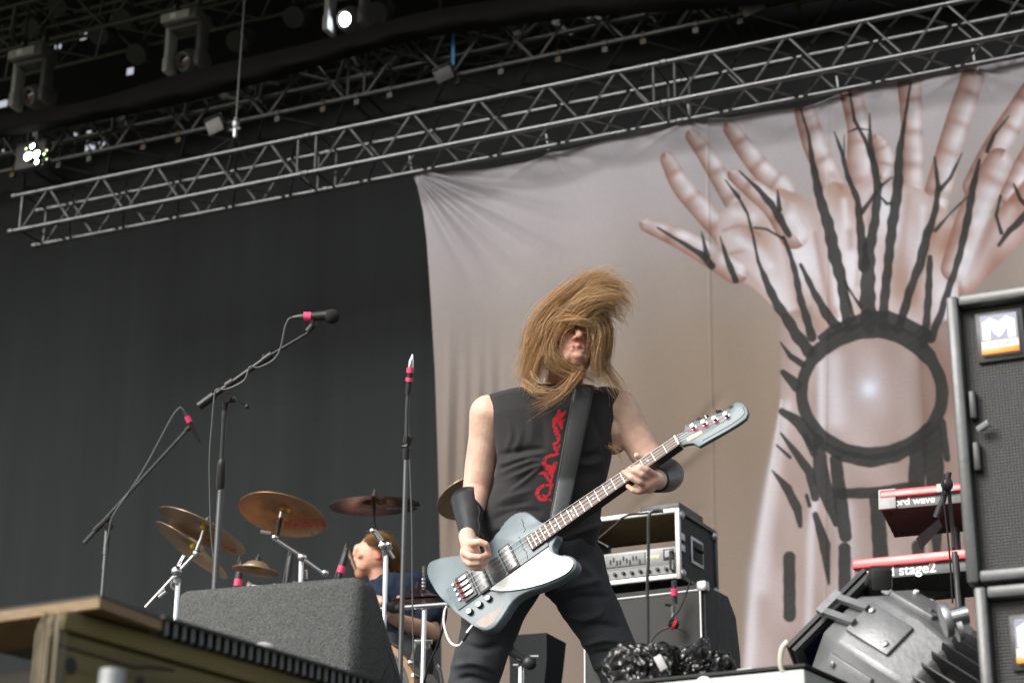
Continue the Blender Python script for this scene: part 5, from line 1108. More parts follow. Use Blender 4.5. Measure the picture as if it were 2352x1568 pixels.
m_navy = M('navy_cotton', (.017, .025, .046), .9, 0, .15, 8, bump=.001, bs=60, spec=.2)
sh = MB(); sh.loft([[c + CR * (w_ * math.cos(t)) + DH * (dp * math.sin(t)) for t in np.linspace(0, 2 * math.pi, 32)[:-1]] for c, w_, dp in ((d2(900, 5, .03), .085, .075), (d2(930, 30, .02), .15, .12), (d2(960, 110, .02), .205, .14), (d2(970, 220, .02), .215, .15), (d2(980, 420, .02), .215, .155), (d2(960, 700, .0), .2, .15), (d2(940, 1050, .0), .2, .16))])
sh.chain([(d2(1140, 190, .0), .1), (d2(1200, 240, .0), .095), (d2(1290, 430, -.05), .082), (d2(1330, 580, -.085), .078)]); sh.chain([(d2(760, 200, 0), .1), (d2(720, 250, 0), .09), (d2(620, 360, -.08), .075)])
me = remesh(sh, .009, 4); A = mco(me); nz = np.array([noise.noise(V(a * 11)) + .5 * noise.noise(V(a * 25)) for a in A]) * .012; setco(me, A + mno(me) * nz[:, None]); link('t_shirt', me, m_navy, dr)
tp = MB(); tp.cone(d2(850, 1000), d2(700, 1270, -.32), .115, .095); tp.cone(d2(1050, 1000), d2(1150, 1320, -.32), .115, .095); tp.cone(d2(700, 1270, -.32), d2(690, 1900, -.2), .09, .06); tp.cone(d2(1150, 1320, -.32), d2(1160, 1900, -.2), .09, .06); link('trousers', remesh(tp, .012, 3), m_jeans, dr)
hm = MB(); hc2 = []; hr2 = random.Random(8)
def lk(ctrl, spread, n, tone, rad=.0016):
    for i in range(int(n * 1.8)):
        g = (hr2.gauss(0, 1), hr2.gauss(0, 1), hr2.gauss(0, 1)); pts = [d1(x + g[0] * s_, y + g[1] * s_, dd + g[2] * .018) for (x, y, dd), s_ in zip(ctrl, spread)]; pts = [V(q) for q in spline([tuple(p_) for p_ in pts], 10)]
        n0 = len(hm.v); hm.tube(pts, [rad * (1 - .7 * t) for t in np.linspace(0, 1, 10)], 3, False); hc2.extend([np.array(tone) * hr2.uniform(.7, 1.3)] * (len(hm.v) - n0))
lk([(700, 960, -.06), (790, 895, -.075), (920, 930, -.07), (1060, 1150, -.04), (1080, 1350, 0)], [34, 32, 34, 34, 30], 320, lin(176, 138, 92)); lk([(700, 925, -.02), (850, 865, -.02), (1010, 960, 0), (1110, 1180, .0), (1120, 1400, .02)], [32, 26, 28, 28, 30], 320, lin(158, 120, 80))
lk([(830, 960, -.09), (890, 1010, -.09), (960, 1080, -.07), (1050, 1250, -.03), (1120, 1400, 0)], [40, 34, 30, 30, 30], 200, lin(168, 128, 84)); lk([(1080, 1300, 0), (1150, 1380, 0), (1230, 1450, 0), (1240, 1560, .02)], [34, 30, 30, 34], 160, lin(160, 118, 74))
n0 = len(hm.v); hm.ell(d1(910, 1080, .012), .076, .07, .084); hc2.extend([np.array(lin(86, 62, 40))] * (len(hm.v) - n0))
me = hm.mesh('hair', True, 180); setcol(me, np.array(hc2)); link('hair', me, m_hair, dr)
m_stick = M('pale_hickory', (.5, .38, .24), .5, 0, .15, 30)
tag(MB().tube([d1(480, 1390, -.4), d1(420, 1230, -.42), d1(350, 1090, -.44), d1(335, 1060, -.44)], [.0085, .009, .009, .006], 10).build('drumstick', m_stick), 'pale drumstick raised in front of the drummer face', 'drumstick')
# ================================================================== amplifier, cabinet, keyboards, loudspeakers, lamp, bag
KA = crop(2200, 1950, 2.0078)
def level_box(FL, FR, D):                 # a level edge seen from FL to FR: returns left point, unit right, unit away
    a = W(FL[0], FL[1], D); b_ = WZ(FR[0], FR[1], a.z); e = (b_ - a); L = e.length; e.normalize(); n = UP.cross(e).normalized()
    if n.y < 0: n = -n
    return a, e, n, L
m_tolex = M('black_tolex', (.017, .0175, .018), .7, 0, .2, 30, bump=.0008, bs=300)
m_grille = M('woven_grille_cloth', (.04, .041, .039), .85, 0, .22, 40, bump=.0012, bs=500, stretch=(1, 1, 4))
m_pipe = M('silver_piping', (.45, .45, .44), .4, .5, .1, 40)
cTR = KA((1240, 765))[0]; cTL = KA((495, 850))[0]
a, e, n, L = level_box(cTL, cTR, 9.02)
TRp = a + e * L; wdt = .62; TLp = TRp - e * wdt; hgt = TRp.z - FLOOR - .03; FM = basis(e, n, UP, V((TLp.x, TLp.y, FLOOR + .03)))
cb_ = thing('bass_cabinet', 'tall black bass speaker cabinet with silver piping behind the player leg', 'speaker cabinet', V((TLp.x, TLp.y, FLOOR)))
def fm(x, y, z): return FM @ V((x, y, z))
prof = [(0, 0), (.40, 0), (.40, hgt - .26), (.36, hgt - .08), (.27, hgt), (0, hgt)]
PM = basis(n, UP, e, fm(0, 0, 0)); MB().prism([(p_[0] + .012, p_[1]) for p_ in prof], PM, 0, wdt, .012).build('box', m_tolex, cb_)
MB().box(FM @ Matrix.Translation((wdt / 2, .004, hgt / 2)), wdt - .05, .016, hgt - .06, .003).build('grille', m_grille, cb_)
for (p0, p1) in (((.02, .02), (wdt - .02, .02)), ((wdt - .02, .02), (wdt - .02, hgt - .03)), ((wdt - .02, hgt - .03), (.02, hgt - .03)), ((.02, hgt - .03), (.02, .02))):
    MB().tube([fm(p0[0], -.004, p0[1]), fm(p1[0], -.004, p1[1])], .0055, 8).build('piping', m_pipe, cb_)
for x in (.0, wdt): MB().box(FM @ Matrix.Translation((x - (.012 if x else -.012), .012, hgt - .012)), .05, .05, .05, .012).build('corner_cap', m_steel, cb_)
for (x, z) in ((.17, hgt - .3), (.45, hgt - .3), (.17, hgt - .62), (.45, hgt - .62), (.17, hgt - .94), (.45, hgt - .94)):
    MB().lathe([(.125, -.0005), (.12, .0035), (.112, .0035), (.108, -.0005)], basis(e, UP, -n, fm(x, -.004, z)), 40, False).build('speaker_ring', m_grille, cb_)
# amplifier in an open flight case
pTR, pBR, pTL, pBL = KA((1005, 182))[0], KA((1038, 715))[0], KA((400, 270))[0], KA((490, 775))[0]
a, e2, n2, L2 = level_box(pBL, pBR, 8.95); zb = FLOOR + .03 + hgt + .012; BR = W(pBR[0], pBR[1], 8.95)
e2 = (e * .97 - n * .1).normalized() if False else e2; n2 = UP.cross(e2).normalized(); n2 = n2 if n2.y > 0 else -n2
cw, cd = .56, .46; r_ = ray(*pTR); ztop = None
den = V((r_.x, r_.y, 0)); tpar = (V((BR.x, BR.y, 0)) - V((CAM.x, CAM.y, 0))).length / den.length; chh = max(.28, (CAM + r_ * tpar).z - BR.z)
o_ = BR - e2 * cw; FC = basis(e2, n2, UP, o_)
fc = thing('flight_case', 'open black flight case with silver edges on top of the bass cabinet', 'flight case', o_)
m_ply = M('bare_plywood', (.3, .2, .08), .7, 0, .25, 12, stretch=(.2, 1, 1))
def cbx(x, y, z, sx, sy, sz, nm, mt, par, bev=.0): return MB().box(FC @ Matrix.Translation((x, y, z)), sx, sy, sz, bev).build(nm, mt, par)
cbx(cw / 2, cd / 2, .006, cw, cd, .012, 'bottom_panel', m_tolex, fc); cbx(cw / 2, cd / 2, chh - .004, cw - .03, cd - .03, .008, 'lid_lining', m_ply, fc); cbx(cw / 2, cd / 2, chh + .006, cw, cd, .012, 'top_panel', m_tolex, fc)
rp = cbx(cw - .005, cd / 2, chh / 2, .01, cd - .02, chh - .026, 'side_panel', m_tolex, fc); cbx(.005, cd / 2, chh / 2, .01, cd - .02, chh - .026, 'side_panel', m_tolex, fc)
for yy in (0.0, cd):
    for (x, z, sx, sz) in ((cw / 2, .004, cw, .022), (cw / 2, chh, cw, .022), (cw, chh / 2, .022, chh + .02), (0, chh / 2, .022, chh + .02)):
        cbx(x, yy, z, sx, .024, sz, 'edge_profile', m_pipe if yy == 0 else m_blkmetal, fc, .003)
for z in (.0, chh): cbx(cw + .002, cd / 2, z, .02, cd, .02, 'edge_profile', m_blkmetal, fc, .003)
for (x, z) in ((cw + .003, .02), (cw + .003, chh - .02)):
    for yy in (.02, cd - .02): MB().ell(FC @ V((x, yy, z)), .022, .026, .026).build('ball_corner', m_steel, fc)
hp = cbx(cw + .003, cd * .48, chh * .52, .006, .15, .13, 'handle_plate', m_steel, fc, .002); cbx(cw + .0075, cd * .48, chh * .52, .004, .115, .095, 'handle_dark_plate', m_rubber, hp, .001)
MB().tube([FC @ V((cw + .014, cd * .48 - .045, chh * .56)), FC @ V((cw + .02, cd * .48, chh * .555)), FC @ V((cw + .014, cd * .48 + .045, chh * .56))], .008, 8).build('handle_grip', m_blkplastic, hp)
for z in (.45, .62): cbx(cw + .006, .035, chh * z, .012, .045, .035, 'latch', m_steel, fc, .004)
cbx(cw * .78, cd * .5, chh + .04, .2, .3, .05, 'power_strip', m_blkplastic, fc, .006)
m_ampg = M('amp_grey_print', (.16, .165, .165), .5, .2, .1, 20); amp_h = chh * .43; am = thing('bass_amplifier', 'grey rack bass amplifier with sliders and a knob row, in the flight case', 'amplifier', FC @ V((cw / 2, .02, .02)))
m_ampf = M('brushed_amp_panel', (.1, .103, .105), .4, .6, .1, 6, stretch=(.1, 1, 8))
cbx(cw / 2, .2, .014 + amp_h / 2, cw - .05, .36, amp_h - .01, 'chassis', m_blkmetal, am, .003); fp = cbx(cw / 2, .012, .014 + amp_h / 2, cw - .035, .012, amp_h, 'front_panel', m_ampf, am, .003)
cbx(cw * .52, .003, .016 + amp_h * .68, .2, .006, amp_h * .42, 'equaliser_plate', m_ampg, am, .001)
for k in range(10): cbx(cw * .52 - .075 + k * .0165, -.002, .016 + amp_h * (.66 + .08 * math.sin(k * 1.9)), .005, .008, .02, 'slider', m_blkplastic, am)
cbx(cw * .905, .003, .016 + amp_h * .72, .05, .006, .05, 'switch_plate', m_blkplastic, am, .001); cbx(cw * .905, -.002, .016 + amp_h * .72, .026, .01, .032, 'rocker_switch', m_greypl, am, .002)
cbx(cw / 2, .004, .016 + amp_h * .2, cw - .06, .004, amp_h * .3, 'control_strip', m_ampg, am)
for k in range(11): MB().lathe([(.0085, 0), (.008, .014), (.006, .016)], basis(e2, UP, -n2, FC @ V((cw * .12 + k * .043, .002, .016 + amp_h * (.2 + .02 * (k % 2))))), 12).build('knob', m_blkplastic, am)
text_mesh('Ampeg', .024, basis(e2, UP, -n2, FC @ V((cw * .76, .005, .016 + amp_h * .72))), m_gold, am, 'logo', shear=.3, sx=1.0)
for x in (.03, cw - .03): MB().tube([FC @ V((x, .0, .03)), FC @ V((x, -.03, .035)), FC @ V((x, -.03, amp_h - .02)), FC @ V((x, 0, amp_h - .015))], .006, 8).build('rack_handle', m_blkmetal, am)
# cables over the case, standing thin pole in front of the cabinet
tag(MB().tube([V(q) for q in spline([tuple(W(*xy, 8.7)) for xy in KA((910, 188), (850, 182), (810, 195), (793, 240), (790, 340), (790, 600), (782, 740), (785, 1000), (786, 1250), (786, 1500))], 60)], .0075, 8).build('black_cable', m_tube), 'grey cable hanging straight down over the amplifier and cabinet', 'cable', 'cables at the bass rig')
tag(MB().tube([V(q) for q in spline([tuple(W(*xy, 8.88)) for xy in KA((900, 190), (760, 205), (610, 225), (520, 300), (400, 400), (350, 440))], 40)], .0055, 8).build('black_cable', m_rubber), 'black cable slanting across the open flight case', 'cable', 'cables at the bass rig')
mc = thing('microphone', 'black microphone with red ring hanging in front of the bass cabinet', 'microphone', W(*KA((990, 1050))[0], 8.75))
def wa(D, *p): return [W(q[0], q[1], D) for q in KA(*p)]
MB().tube(wa(8.76, (995, 745), (1002, 930)), .0125, 10).build('stem', m_tube, mc); MB().tube(wa(8.75, (998, 808), (1000, 862)), .0155, 10).build('tape_band', m_pink, mc); MB().tube(wa(8.75, (988, 940), (990, 995)), .012, 10).build('joint', m_chrome, mc); MB().tube(wa(8.75, (925, 935), (985, 945)), .007, 8).build('knob_arm', m_blkplastic, mc)
MB().tube(wa(8.75, (990, 995), (985, 1060), (975, 1090)), .0085, 8).build('arm', m_steel, mc); MB().tube(wa(8.74, (960, 1075), (1000, 1095), (1030, 1112)), [.02, .025, .012], 14).build('capsule', m_blkplastic, mc); MB().tube(wa(8.73, (985, 1090), (1003, 1098)), .0265, 16).build('red_ring', m_red, mc)
tag(MB().tube([V(q) for q in spline([tuple(W(*xy, 8.72)) for xy in KA((1130, 740), (1110, 800), (1075, 900), (1030, 990), (975, 1050), (955, 1085))], 30)], .004, 6).build('microphone_cable', m_rubber), 'thin black cable curving to the microphone on the bass cabinet', 'cable', 'microphone cables')
# cloth-covered box and low stand between the player's legs
KP = crop(1900, 2150, 2.698)
q0, q1, q2 = KP((345, 1045))[0], KP((735, 1025))[0], KP((945, 1140))[0]
a = W(*q0, 10.0); b_ = WZ(*q1, a.z); c = WZ(*q2, a.z - .02)
bx = MB(); top = [a, b_, c, a + (c - b_)]; bot = [V((p_.x, p_.y, FLOOR)) + (p_ - b_) * .05 for p_ in top]; rings = []
for t in np.linspace(0, 1, 10): rings.append([p_.lerp(q_, t) + V((.02 * math.sin(9 * t + i), .02 * math.cos(7 * t + 2 * i), 0)) for i, (p_, q_) in enumerate(zip(top, bot))])
tag(bx.loft(rings[::-1]).build('covered_case', m_cloth, ang=60), 'box under a black cloth seen between the bass player legs', 'covered box')
ls = thing('low_stand', 'low stand with thick black arm and chrome tube between the player legs', 'stand', V((W(*KP((495, 1400))[0], 9.3).x, W(*KP((495, 1400))[0], 9.3).y, FLOOR)))
def wp(D, *p): return [W(q[0], q[1], D) for q in KP(*p)]
MB().tube(wp(9.3, (340, 1190), (600, 1360)), .021, 10).build('arm', m_blkmetal, ls); q = wp(9.3, (497, 1390)); MB().tube([q[0], V((q[0].x, q[0].y, FLOOR))], .0145, 10).build('pole', m_chrome, ls); MB().tube(wp(9.28, (590, 1285), (685, 1282)), .009, 8).build('bar', m_chrome, ls); MB().tube(wp(9.28, (410, 1376), (465, 1376)), .0085, 8).build('bar', m_chrome, ls); MB().ell(wp(9.28, (590, 1345))[0], .035, .03, .035).build('joint', m_blkplastic, ls); MB().ell(wp(9.3, (345, 1160))[0], .035, .03, .035).build('joint', m_blkplastic, ls)

# ------------------------------------------------------------------ keyboards
m_kred = M('red_lacquer', (.55, .045, .05), .35, 0, .06, 10, coat=.3); m_kgrey = M('charcoal_panel', (.05, .052, .053), .5, 0, .1, 20); m_kdark = M('keyboard_underside', (.022, .022, .023), .6, 0, .2, 20)
m_letter = M('white_lettering', (.8, .81, .83), .5, 0, .02, 10)
KK = crop(3450, 1900, 3.1356)
def keyboard(FL, FR, D, hp, hr_, dep, tilt, label, word, tx_, ts, extra):
    a, e, n, L = level_box(FL, FR, D); up = UP.copy(); R_ = Matrix.Rotation(tilt, 4, e); n_ = (R_ @ n); u_ = (R_ @ up)
    Wd = extra; f = basis(e, n_, u_, a); t = thing('keyboard', label, 'keyboard', a, 'stage keyboards')
    MB().box(f @ Matrix.Translation((Wd / 2, dep / 2, hp / 2)), Wd, dep, hp, .003).build('case', m_kdark, t)
    bp_ = MB().box(f @ Matrix.Translation((Wd / 2, -.003, hp / 2)), Wd - .006, .008, hp - .002, .002).build('rear_panel', m_kgrey, t)
    MB().box(f @ Matrix.Translation((Wd / 2, dep * .4 - .012, hp + hr_ / 2 - .006)), Wd, dep * .82 + .024, hr_, .006).build('top_panel', m_kred, t)
    text_mesh(word, ts, f @ Matrix.Translation((tx_, -.0075, hp * .52)) @ basis((1, 0, 0), (0, 0, 1), (0, -1, 0)), m_letter, t, 'lettering', align='LEFT', bold=ts * .018)
    for k in range(9): MB().lathe([(.008, 0), (.007, .012)], f @ Matrix.Translation((.12 + k * .045, .05 + .02 * (k % 2), hp + hr_)), 10).build('knob', m_white if k % 3 else m_blkplastic, t)
    for (x, y) in ((.03, .03), (.03, dep - .03), (.25, .02), (.5, dep - .03)): MB().lathe([(.009, .001), (.009, -.006)], f @ Matrix.Translation((x, y, 0)), 10).build('foot', m_rubber, t)
    return t, f
kb1, f1 = keyboard(KK((235, 448))[0], KK((960, 380))[0], 8.4, .056, .036, .27, -.2, 'upper red keyboard whose left end is taped, above the lower keyboard', 'nord wave', .035, .046, .95)
MB().box(f1 @ Matrix.Translation((.03, -.014, .045)), .075, .016, .095, .004).build('tape_wrap', m_greypl, kb1); MB().box(f1 @ Matrix.Translation((.28, .01, .07)), .075, .075, .04, .003).build('tape_wrap', m_greypl, kb1)
kb2, f2 = keyboard((1962, 1336), (2205, 1314), 8.3, .056, .042, .33, -.1, 'lower red keyboard partly hidden by the silver stage lamp', 'nord stage2', .055, .062, 1.2)
MB().box(f2 @ Matrix.Translation((.004, .1, .045)), .012, .2, .085, .003).build('end_cheek', m_kred, kb2)
ks = thing('keyboard_stand', 'black keyboard stand with slanted brackets beside the loudspeaker', 'keyboard stand', V((W(2190, 1400, 8.5).x, W(2190, 1400, 8.5).y, FLOOR)))
def kw(D, *p): return [W(q[0], q[1], D) for q in KK(*p)]
q = kw(8.35, (700, 760), (765, 900), (1000, 640), (960, 540)); MB().loft([[p_ + DH * t for p_ in q] for t in (0, .05)]).build('bracket', m_blkmetal, ks, smooth=False)
q = kw(8.35, (620, 1480), (690, 1560), (1170, 1440), (1150, 1290)); MB().loft([[p_ + DH * t for p_ in q] for t in (0, .05)]).build('bracket', m_blkmetal, ks, smooth=False)
for dx in (.0,):
    q = kw(8.5, (1150, 500)); MB().tube([q[0], V((q[0].x, q[0].y, FLOOR))], .02, 10).build('post', m_blkmetal, ks)
ms = thing('microphone_stand', 'dark microphone stand in front of the keyboards, beside the loudspeaker', 'microphone stand', V((W(2195, 1400, 7.9).x, W(2195, 1400, 7.9).y, FLOOR)), 'microphone stands')
q = kw(7.9, (1075, 90), (1090, 250), (1150, 900), (1175, 1200)); MB().tube([q[0], q[1], q[2]], .008, 8).build('upper_tube', m_tube, ms); MB().tube([q[2] + (q[3] - q[2]) * .2, V((q[3].x, q[3].y, FLOOR))], .0115, 10).build('lower_tube', m_tube, ms); MB().tube(kw(7.9, (1163, 1000), (1185, 1280)), .0145, 10).build('clutch', m_blkplastic, ms)
MB().tube(kw(7.88, (950, 500), (1010, 310), (1060, 120), (1090, -40)), [.0155, .013, .011, .01], 10).build('boom', m_blkmetal, ms); MB().tube(kw(7.87, (930, 530), (985, 380)), .0175, 10).build('counterweight', m_blkplastic, ms); MB().ell(kw(7.88, (1060, 110))[0], .025, .025, .03).build('boom_joint', m_blkplastic, ms)
tag(MB().tube([V(q) for q in spline([tuple(p_) for p_ in kw(7.85, (1035, -20), (1010, 80), (1010, 200), (1030, 420), (1070, 760), (1100, 1100), (1115, 1350), (1130, 1600))], 40)], .004, 6).build('microphone_cable', m_rubber), 'dark cable hanging along the stand in front of the keyboards', 'cable', 'microphone cables')

# ------------------------------------------------------------------ loudspeakers at the right edge
m_frame = M('scuffed_grey_paint', (.055, .06, .062), .4, 0, .35, 10, coat=.2, bump=.0008, bs=60); m_grillm = M('black_mesh_grille', (.026, .027, .027), .5, .3, .15, 60)
m_badge = M('badge_white', (.82, .83, .86), .35, 0, .02, 10); m_orange = M('badge_orange', (.85, .25, .02), .4, 0, .03, 10); m_badgeg = M('badge_grey', (.2, .22, .3), .4)
def perforated(mat):                      # fine hole pattern on the grille sheet
    n_ = mat.node_tree.nodes; l_ = mat.node_tree.links; tc = n_.new('ShaderNodeTexCoord'); vo = n_.new('ShaderNodeTexVoronoi'); vo.inputs['Scale'].default_value = 150; vo.inputs['Randomness'].default_value = .05; mp_ = n_.new('ShaderNodeMapping'); mp_.inputs['Rotation'].default_value = (0, 0, SA); l_.new(tc.outputs['Object'], mp_.inputs[0]); l_.new(mp_.outputs[0], vo.inputs['Vector'])
    b_ = n_.new('ShaderNodeBump'); b_.inputs['Distance'].default_value = .002; l_.new(vo.outputs['Distance'], b_.inputs['Height']); l_.new(b_.outputs[0], n_['Principled BSDF'].inputs['Normal'])
perforated(m_grillm)
TLs = W(2176, 690, 4.2)
a, es, ns, L = level_box((2190, 690), (2352, 655), 4.2); es = SD; ns = SN
def spk(TL, hgt_, label, badge):
    wd, dp, fr = .72, .6, .026; f = basis(es, ns, UP, TL - UP * hgt_); t = thing('loudspeaker', label, 'loudspeaker', TL - UP * hgt_, 'stacked loudspeakers at the right edge')
    MB().box(f @ Matrix.Translation((wd / 2, dp / 2 + .02, hgt_ / 2)), wd, dp, hgt_ - .004, .008).build('cabinet', m_blkmetal, t)
    for (x, z, sx, sz) in ((fr / 2, hgt_ / 2, fr, hgt_), (wd - fr / 2, hgt_ / 2, fr, hgt_), (wd / 2, fr / 2, wd - 2 * fr, fr), (wd / 2, hgt_ - fr / 2, wd - 2 * fr, fr)):
        MB().box(f @ Matrix.Translation((x, .0, z)), sx - .001, .05, sz - .001, .006).build('front_frame', m_frame, t)
    g = MB().box(f @ Matrix.Translation((wd / 2, .012, hgt_ / 2)), wd - 2 * fr - .002, .006, hgt_ - 2 * fr - .002).build('grille', m_grillm, t)
    bx_, bz = badge; q = MB().box(f @ Matrix.Translation((bx_, .0, bz)), .078, .02, .09, .003).build('badge', m_badge, t)
    MB().box(f @ Matrix.Translation((bx_, .0055, bz)), .1, .012, .112, .002).build('badge_mount', m_blkplastic, q)
    MB().box(f @ Matrix.Translation((bx_, -.011, bz - .037)), .078, .004, .013, .001).build('orange_bar', m_orange, q)
    T_ = f @ Matrix.Translation((bx_, -.0106, bz)) @ basis((1, 0, 0), (0, 0, 1), (0, -1, 0)) @ Matrix.Scale(.93, 4)
    MB().prism([(-.041, .047), (.041, .047), (.041, -.014), (-.041, -.014)], T_, 0, .0006).build('emblem', m_badgeg, q)
    wing = [(-.036, -.012), (-.036, .030), (-.018, .040), (0, .028), (.018, .040), (.036, .030), (.036, -.012), (.020, -.012), (.020, .016), (.007, -.002), (0, -.008), (-.007, -.002), (-.020, .016), (-.020, -.012)]
    MB().prism(wing, T_, .0008, .0016).build('emblem', m_badge, q)
    text_mesh('MARTIN AUDIO', .0082, T_ @ Matrix.Translation((0, -.025, .0004)), m_badgeg, q, 'lettering')
    for z in (hgt_ * .61, hgt_ * .43):
        MB().box(f @ Matrix.Translation((fr + .012, -.004, z)), .015, .02, hgt_ * .1, .004).build('latch', m_blkmetal, t)
    MB().tube([f @ V((fr + .02, -.01, hgt_ * .52)), f @ V((fr + .045, -.02, hgt_ * .535))], .008, 8).build('latch_lever', m_steel, t)
    return t
zt_ = TLs.z; r_ = ray(2212, 1346); k_ = (V((TLs.x, TLs.y, 0)) - V((CAM.x, CAM.y, 0))).length / V((r_.x, r_.y, 0)).length; hs_k = zt_ - (CAM + r_ * k_).z
spk(TLs, hs_k, 'upper black loudspeaker with white and orange badge at the right edge', (.105, hs_k - .095))
spk(TLs - UP * (hs_k + .008) + es * .012, hs_k, 'lower black loudspeaker, its badge cut by the right picture edge', (.112, hs_k - .115))
sb = thing('speaker_platform', 'dark platform carrying the loudspeaker stack, below the picture edge', 'platform', V((TLs.x, TLs.y, 0)))
zb_ = zt_ - 2 * hs_k - .012; MB().box(basis(es, ns, UP, V((TLs.x, TLs.y, zb_ / 2)) + es * .4 + ns * .3), 1.1, .8, zb_ - .004, .01).build('box', m_deck, sb)
# ------------------------------------------------------------------ silver stage lamp in front of the loudspeakers
m_cast = M('cast_aluminium', (.19, .195, .2), .42, .4, .2, 12, bump=.0008, bs=90); m_fin = M('black_heat_sink', (.02, .02, .022), .45, .2, .2, 20)
m_gel = M('dark_blue_glass', (.01, .015, .05), .15, 0, .1, 10, coat=.6)
KL = crop(3000, 1900, 1.8869)
def wl_(D, *p): return [W(q[0], q[1], D) for q in KL(*p)]
LS = 1.36; lc_ = W(2058, 1556, 4.66)
ax = (CR * -.62 + CU * .36 + CF * .70).normalized()             # where the lamp points
rl = .42; lx_ = (CR * .9 + CU * .42); lx_ = (lx_ - ax * lx_.dot(ax)).normalized(); fx = basis(lx_, ax.cross(lx_), ax, lc_) @ Matrix.Scale(LS, 4)
lamp = thing('stage_lamp', 'big silver stage lamp with black ribbed back, in front of the loudspeakers', 'stage light', lc_ - UP * .25)
def oct_ring(r, z, k=8, sq=1.0, ph=math.pi / 8): return [fx @ V((r * math.cos(2 * math.pi * j / k + ph) * sq, r * math.sin(2 * math.pi * j / k + ph), z)) for j in range(k)]
bd = MB().loft([oct_ring(.10, -.13), oct_ring(.138, -.11), oct_ring(.152, -.04), oct_ring(.146, .05), oct_ring(.118, .1)]); ob = bd.build('housing', m_cast, lamp, ang=25); mdf = ob.modifiers.new('bev', 'BEVEL'); mdf.width = .008; mdf.segments = 2; mdf.limit_method = 'ANGLE'; mdf.angle_limit = math.radians(20)
for j in range(8):
    a_ = 2 * math.pi * (j + .5) / 8 + math.pi / 8; p_ = fx @ V((.141 * math.cos(a_), .141 * math.sin(a_), .0)); fr_ = basis((fx.to_3x3() @ V((-math.sin(a_), math.cos(a_), 0))), ax, (fx.to_3x3() @ V((math.cos(a_), math.sin(a_), 0))), p_)
    MB().box(fr_, .07, .13, .012, .004).build('raised_panel', m_cast, ob)
    MB().lathe([(.006, .006), (.006, .011), (.003, .012)], fr_ @ Matrix.Translation((.02, .045, 0)), 8).build('screw', m_white if j % 3 == 0 else m_steel, ob); MB().lathe([(.006, .006), (.006, .011), (.003, .012)], fr_ @ Matrix.Translation((-.02, -.045, 0)), 8).build('screw', m_steel, ob)
for k in range(34):
    t_ = 2 * math.pi * k / 34; c_, s_ = math.cos(t_), math.sin(t_)
    MB().add([fx @ V((c_ * r + -s_ * w_, s_ * r + c_ * w_, z)) for w_ in (-.0016, .0016) for r, z in ((.06, -.1), (.147, -.105), (.145, -.2), (.12, -.27), (.06, -.29))], [(0, 1, 2, 3, 4), (9, 8, 7, 6, 5)] + [(i, i + 5, (i + 1) % 5 + 5, (i + 1) % 5) for i in range(5)]).build('cooling_fin', m_fin, lamp, smooth=False)
MB().lathe([(.1, -.12), (.09, -.28)], fx, 20).build('core', m_fin, lamp)
for z in (.118, .132):
    P = [(-.102, -.102), (.102, -.102), (.102, .102), (-.102, .102)]; I = [(-.085, -.085), (.085, -.085), (.085, .085), (-.085, .085)]
    g = MB()
    for i in range(4):
        p0, p1 = P[i], P[(i + 1) % 4]; q0, q1 = I[i], I[(i + 1) % 4]; g.add([fx @ V((*v_, z + d_)) for d_ in (0, .008) for v_ in (p0, p1, q1, q0)], [(0, 1, 2, 3), (7, 6, 5, 4), (0, 4, 5, 1), (1, 5, 6, 2), (2, 6, 7, 3), (3, 7, 4, 0)])
    g.build('gel_frame', m_blkmetal, lamp, smooth=False)
MB().loft([[fx @ V((a_, b_, z)) for a_, b_ in ((-.084, -.084), (.084, -.084), (.084, .084), (-.084, .084))] for z in (.1275, .1305)]).build('colour_filter', m_gel, lamp, smooth=False)
for j in range(4):
    a_ = math.pi / 2 * j + math.pi / 4 * 0 + .0; p0 = fx @ V((.145 * math.cos(a_), .145 * math.sin(a_), .04)); p1 = fx @ V((.118 * math.cos(a_), .118 * math.sin(a_), .115)); tg = fx.to_3x3() @ V((-math.sin(a_), math.cos(a_), 0)); rd = fx.to_3x3() @ V((math.cos(a_), math.sin(a_), 0))
    for s_ in (-.018, .018): MB().loft([[p0 + tg * (s_ + w_) + rd * t_ for w_, t_ in ((-.006, 0), (.006, 0), (.006, .012), (-.006, .012))], [p1 + tg * (s_ + w_) + rd * t_ for w_, t_ in ((-.006, 0), (.006, 0), (.006, .012), (-.006, .012))]]).build('gel_bracket', m_cast, lamp, smooth=False)
    MB().loft([[p1 + tg * w_ + rd * t_ for w_, t_ in ((-.026, -.002), (.026, -.002), (.026, .012), (-.026, .012))], [p1 + ax * .02 + tg * w_ + rd * t_ for w_, t_ in ((-.026, -.002), (.026, -.002), (.026, .012), (-.026, .012))]]).build('gel_clip', m_cast, lamp, smooth=False)
q = wl_(4.75, (940, 730), (1040, 780), (1030, 850), (880, 760)); mb = MB(); mb.box(basis(CR, CF, CU, wl_(4.7, (985, 775))[0]), .05, .05, .055, .008); mb.tube(wl_(4.7, (880, 790), (1000, 830)), .014, 8); mb.build('yoke_clamp', m_blkplastic, lamp)
q = wl_(4.15, (1480, 1090), (1640, 1050)); kb_ = MB().tube(q, [.02, .02], 14).build('yoke_bolt', m_chrome, lamp); MB().lathe([(.036, -.008), (.038, 0), (.036, .008)], frame_z(q[1] - q[0], UP, q[0]), 20).build('washer', m_steel, kb_); MB().lathe([(.026, 0), (.026, .012)], frame_z(q[1] - q[0], UP, wl_(4.15, (1555, 1165))[0]), 16).build('nut', m_steel, kb_)
st_b = V((lc_.x, lc_.y, 0)); MB().tube([lc_ - UP * .2, V((lc_.x, lc_.y, FLOOR))], .02, 10).build('pole', m_blkmetal, lamp)
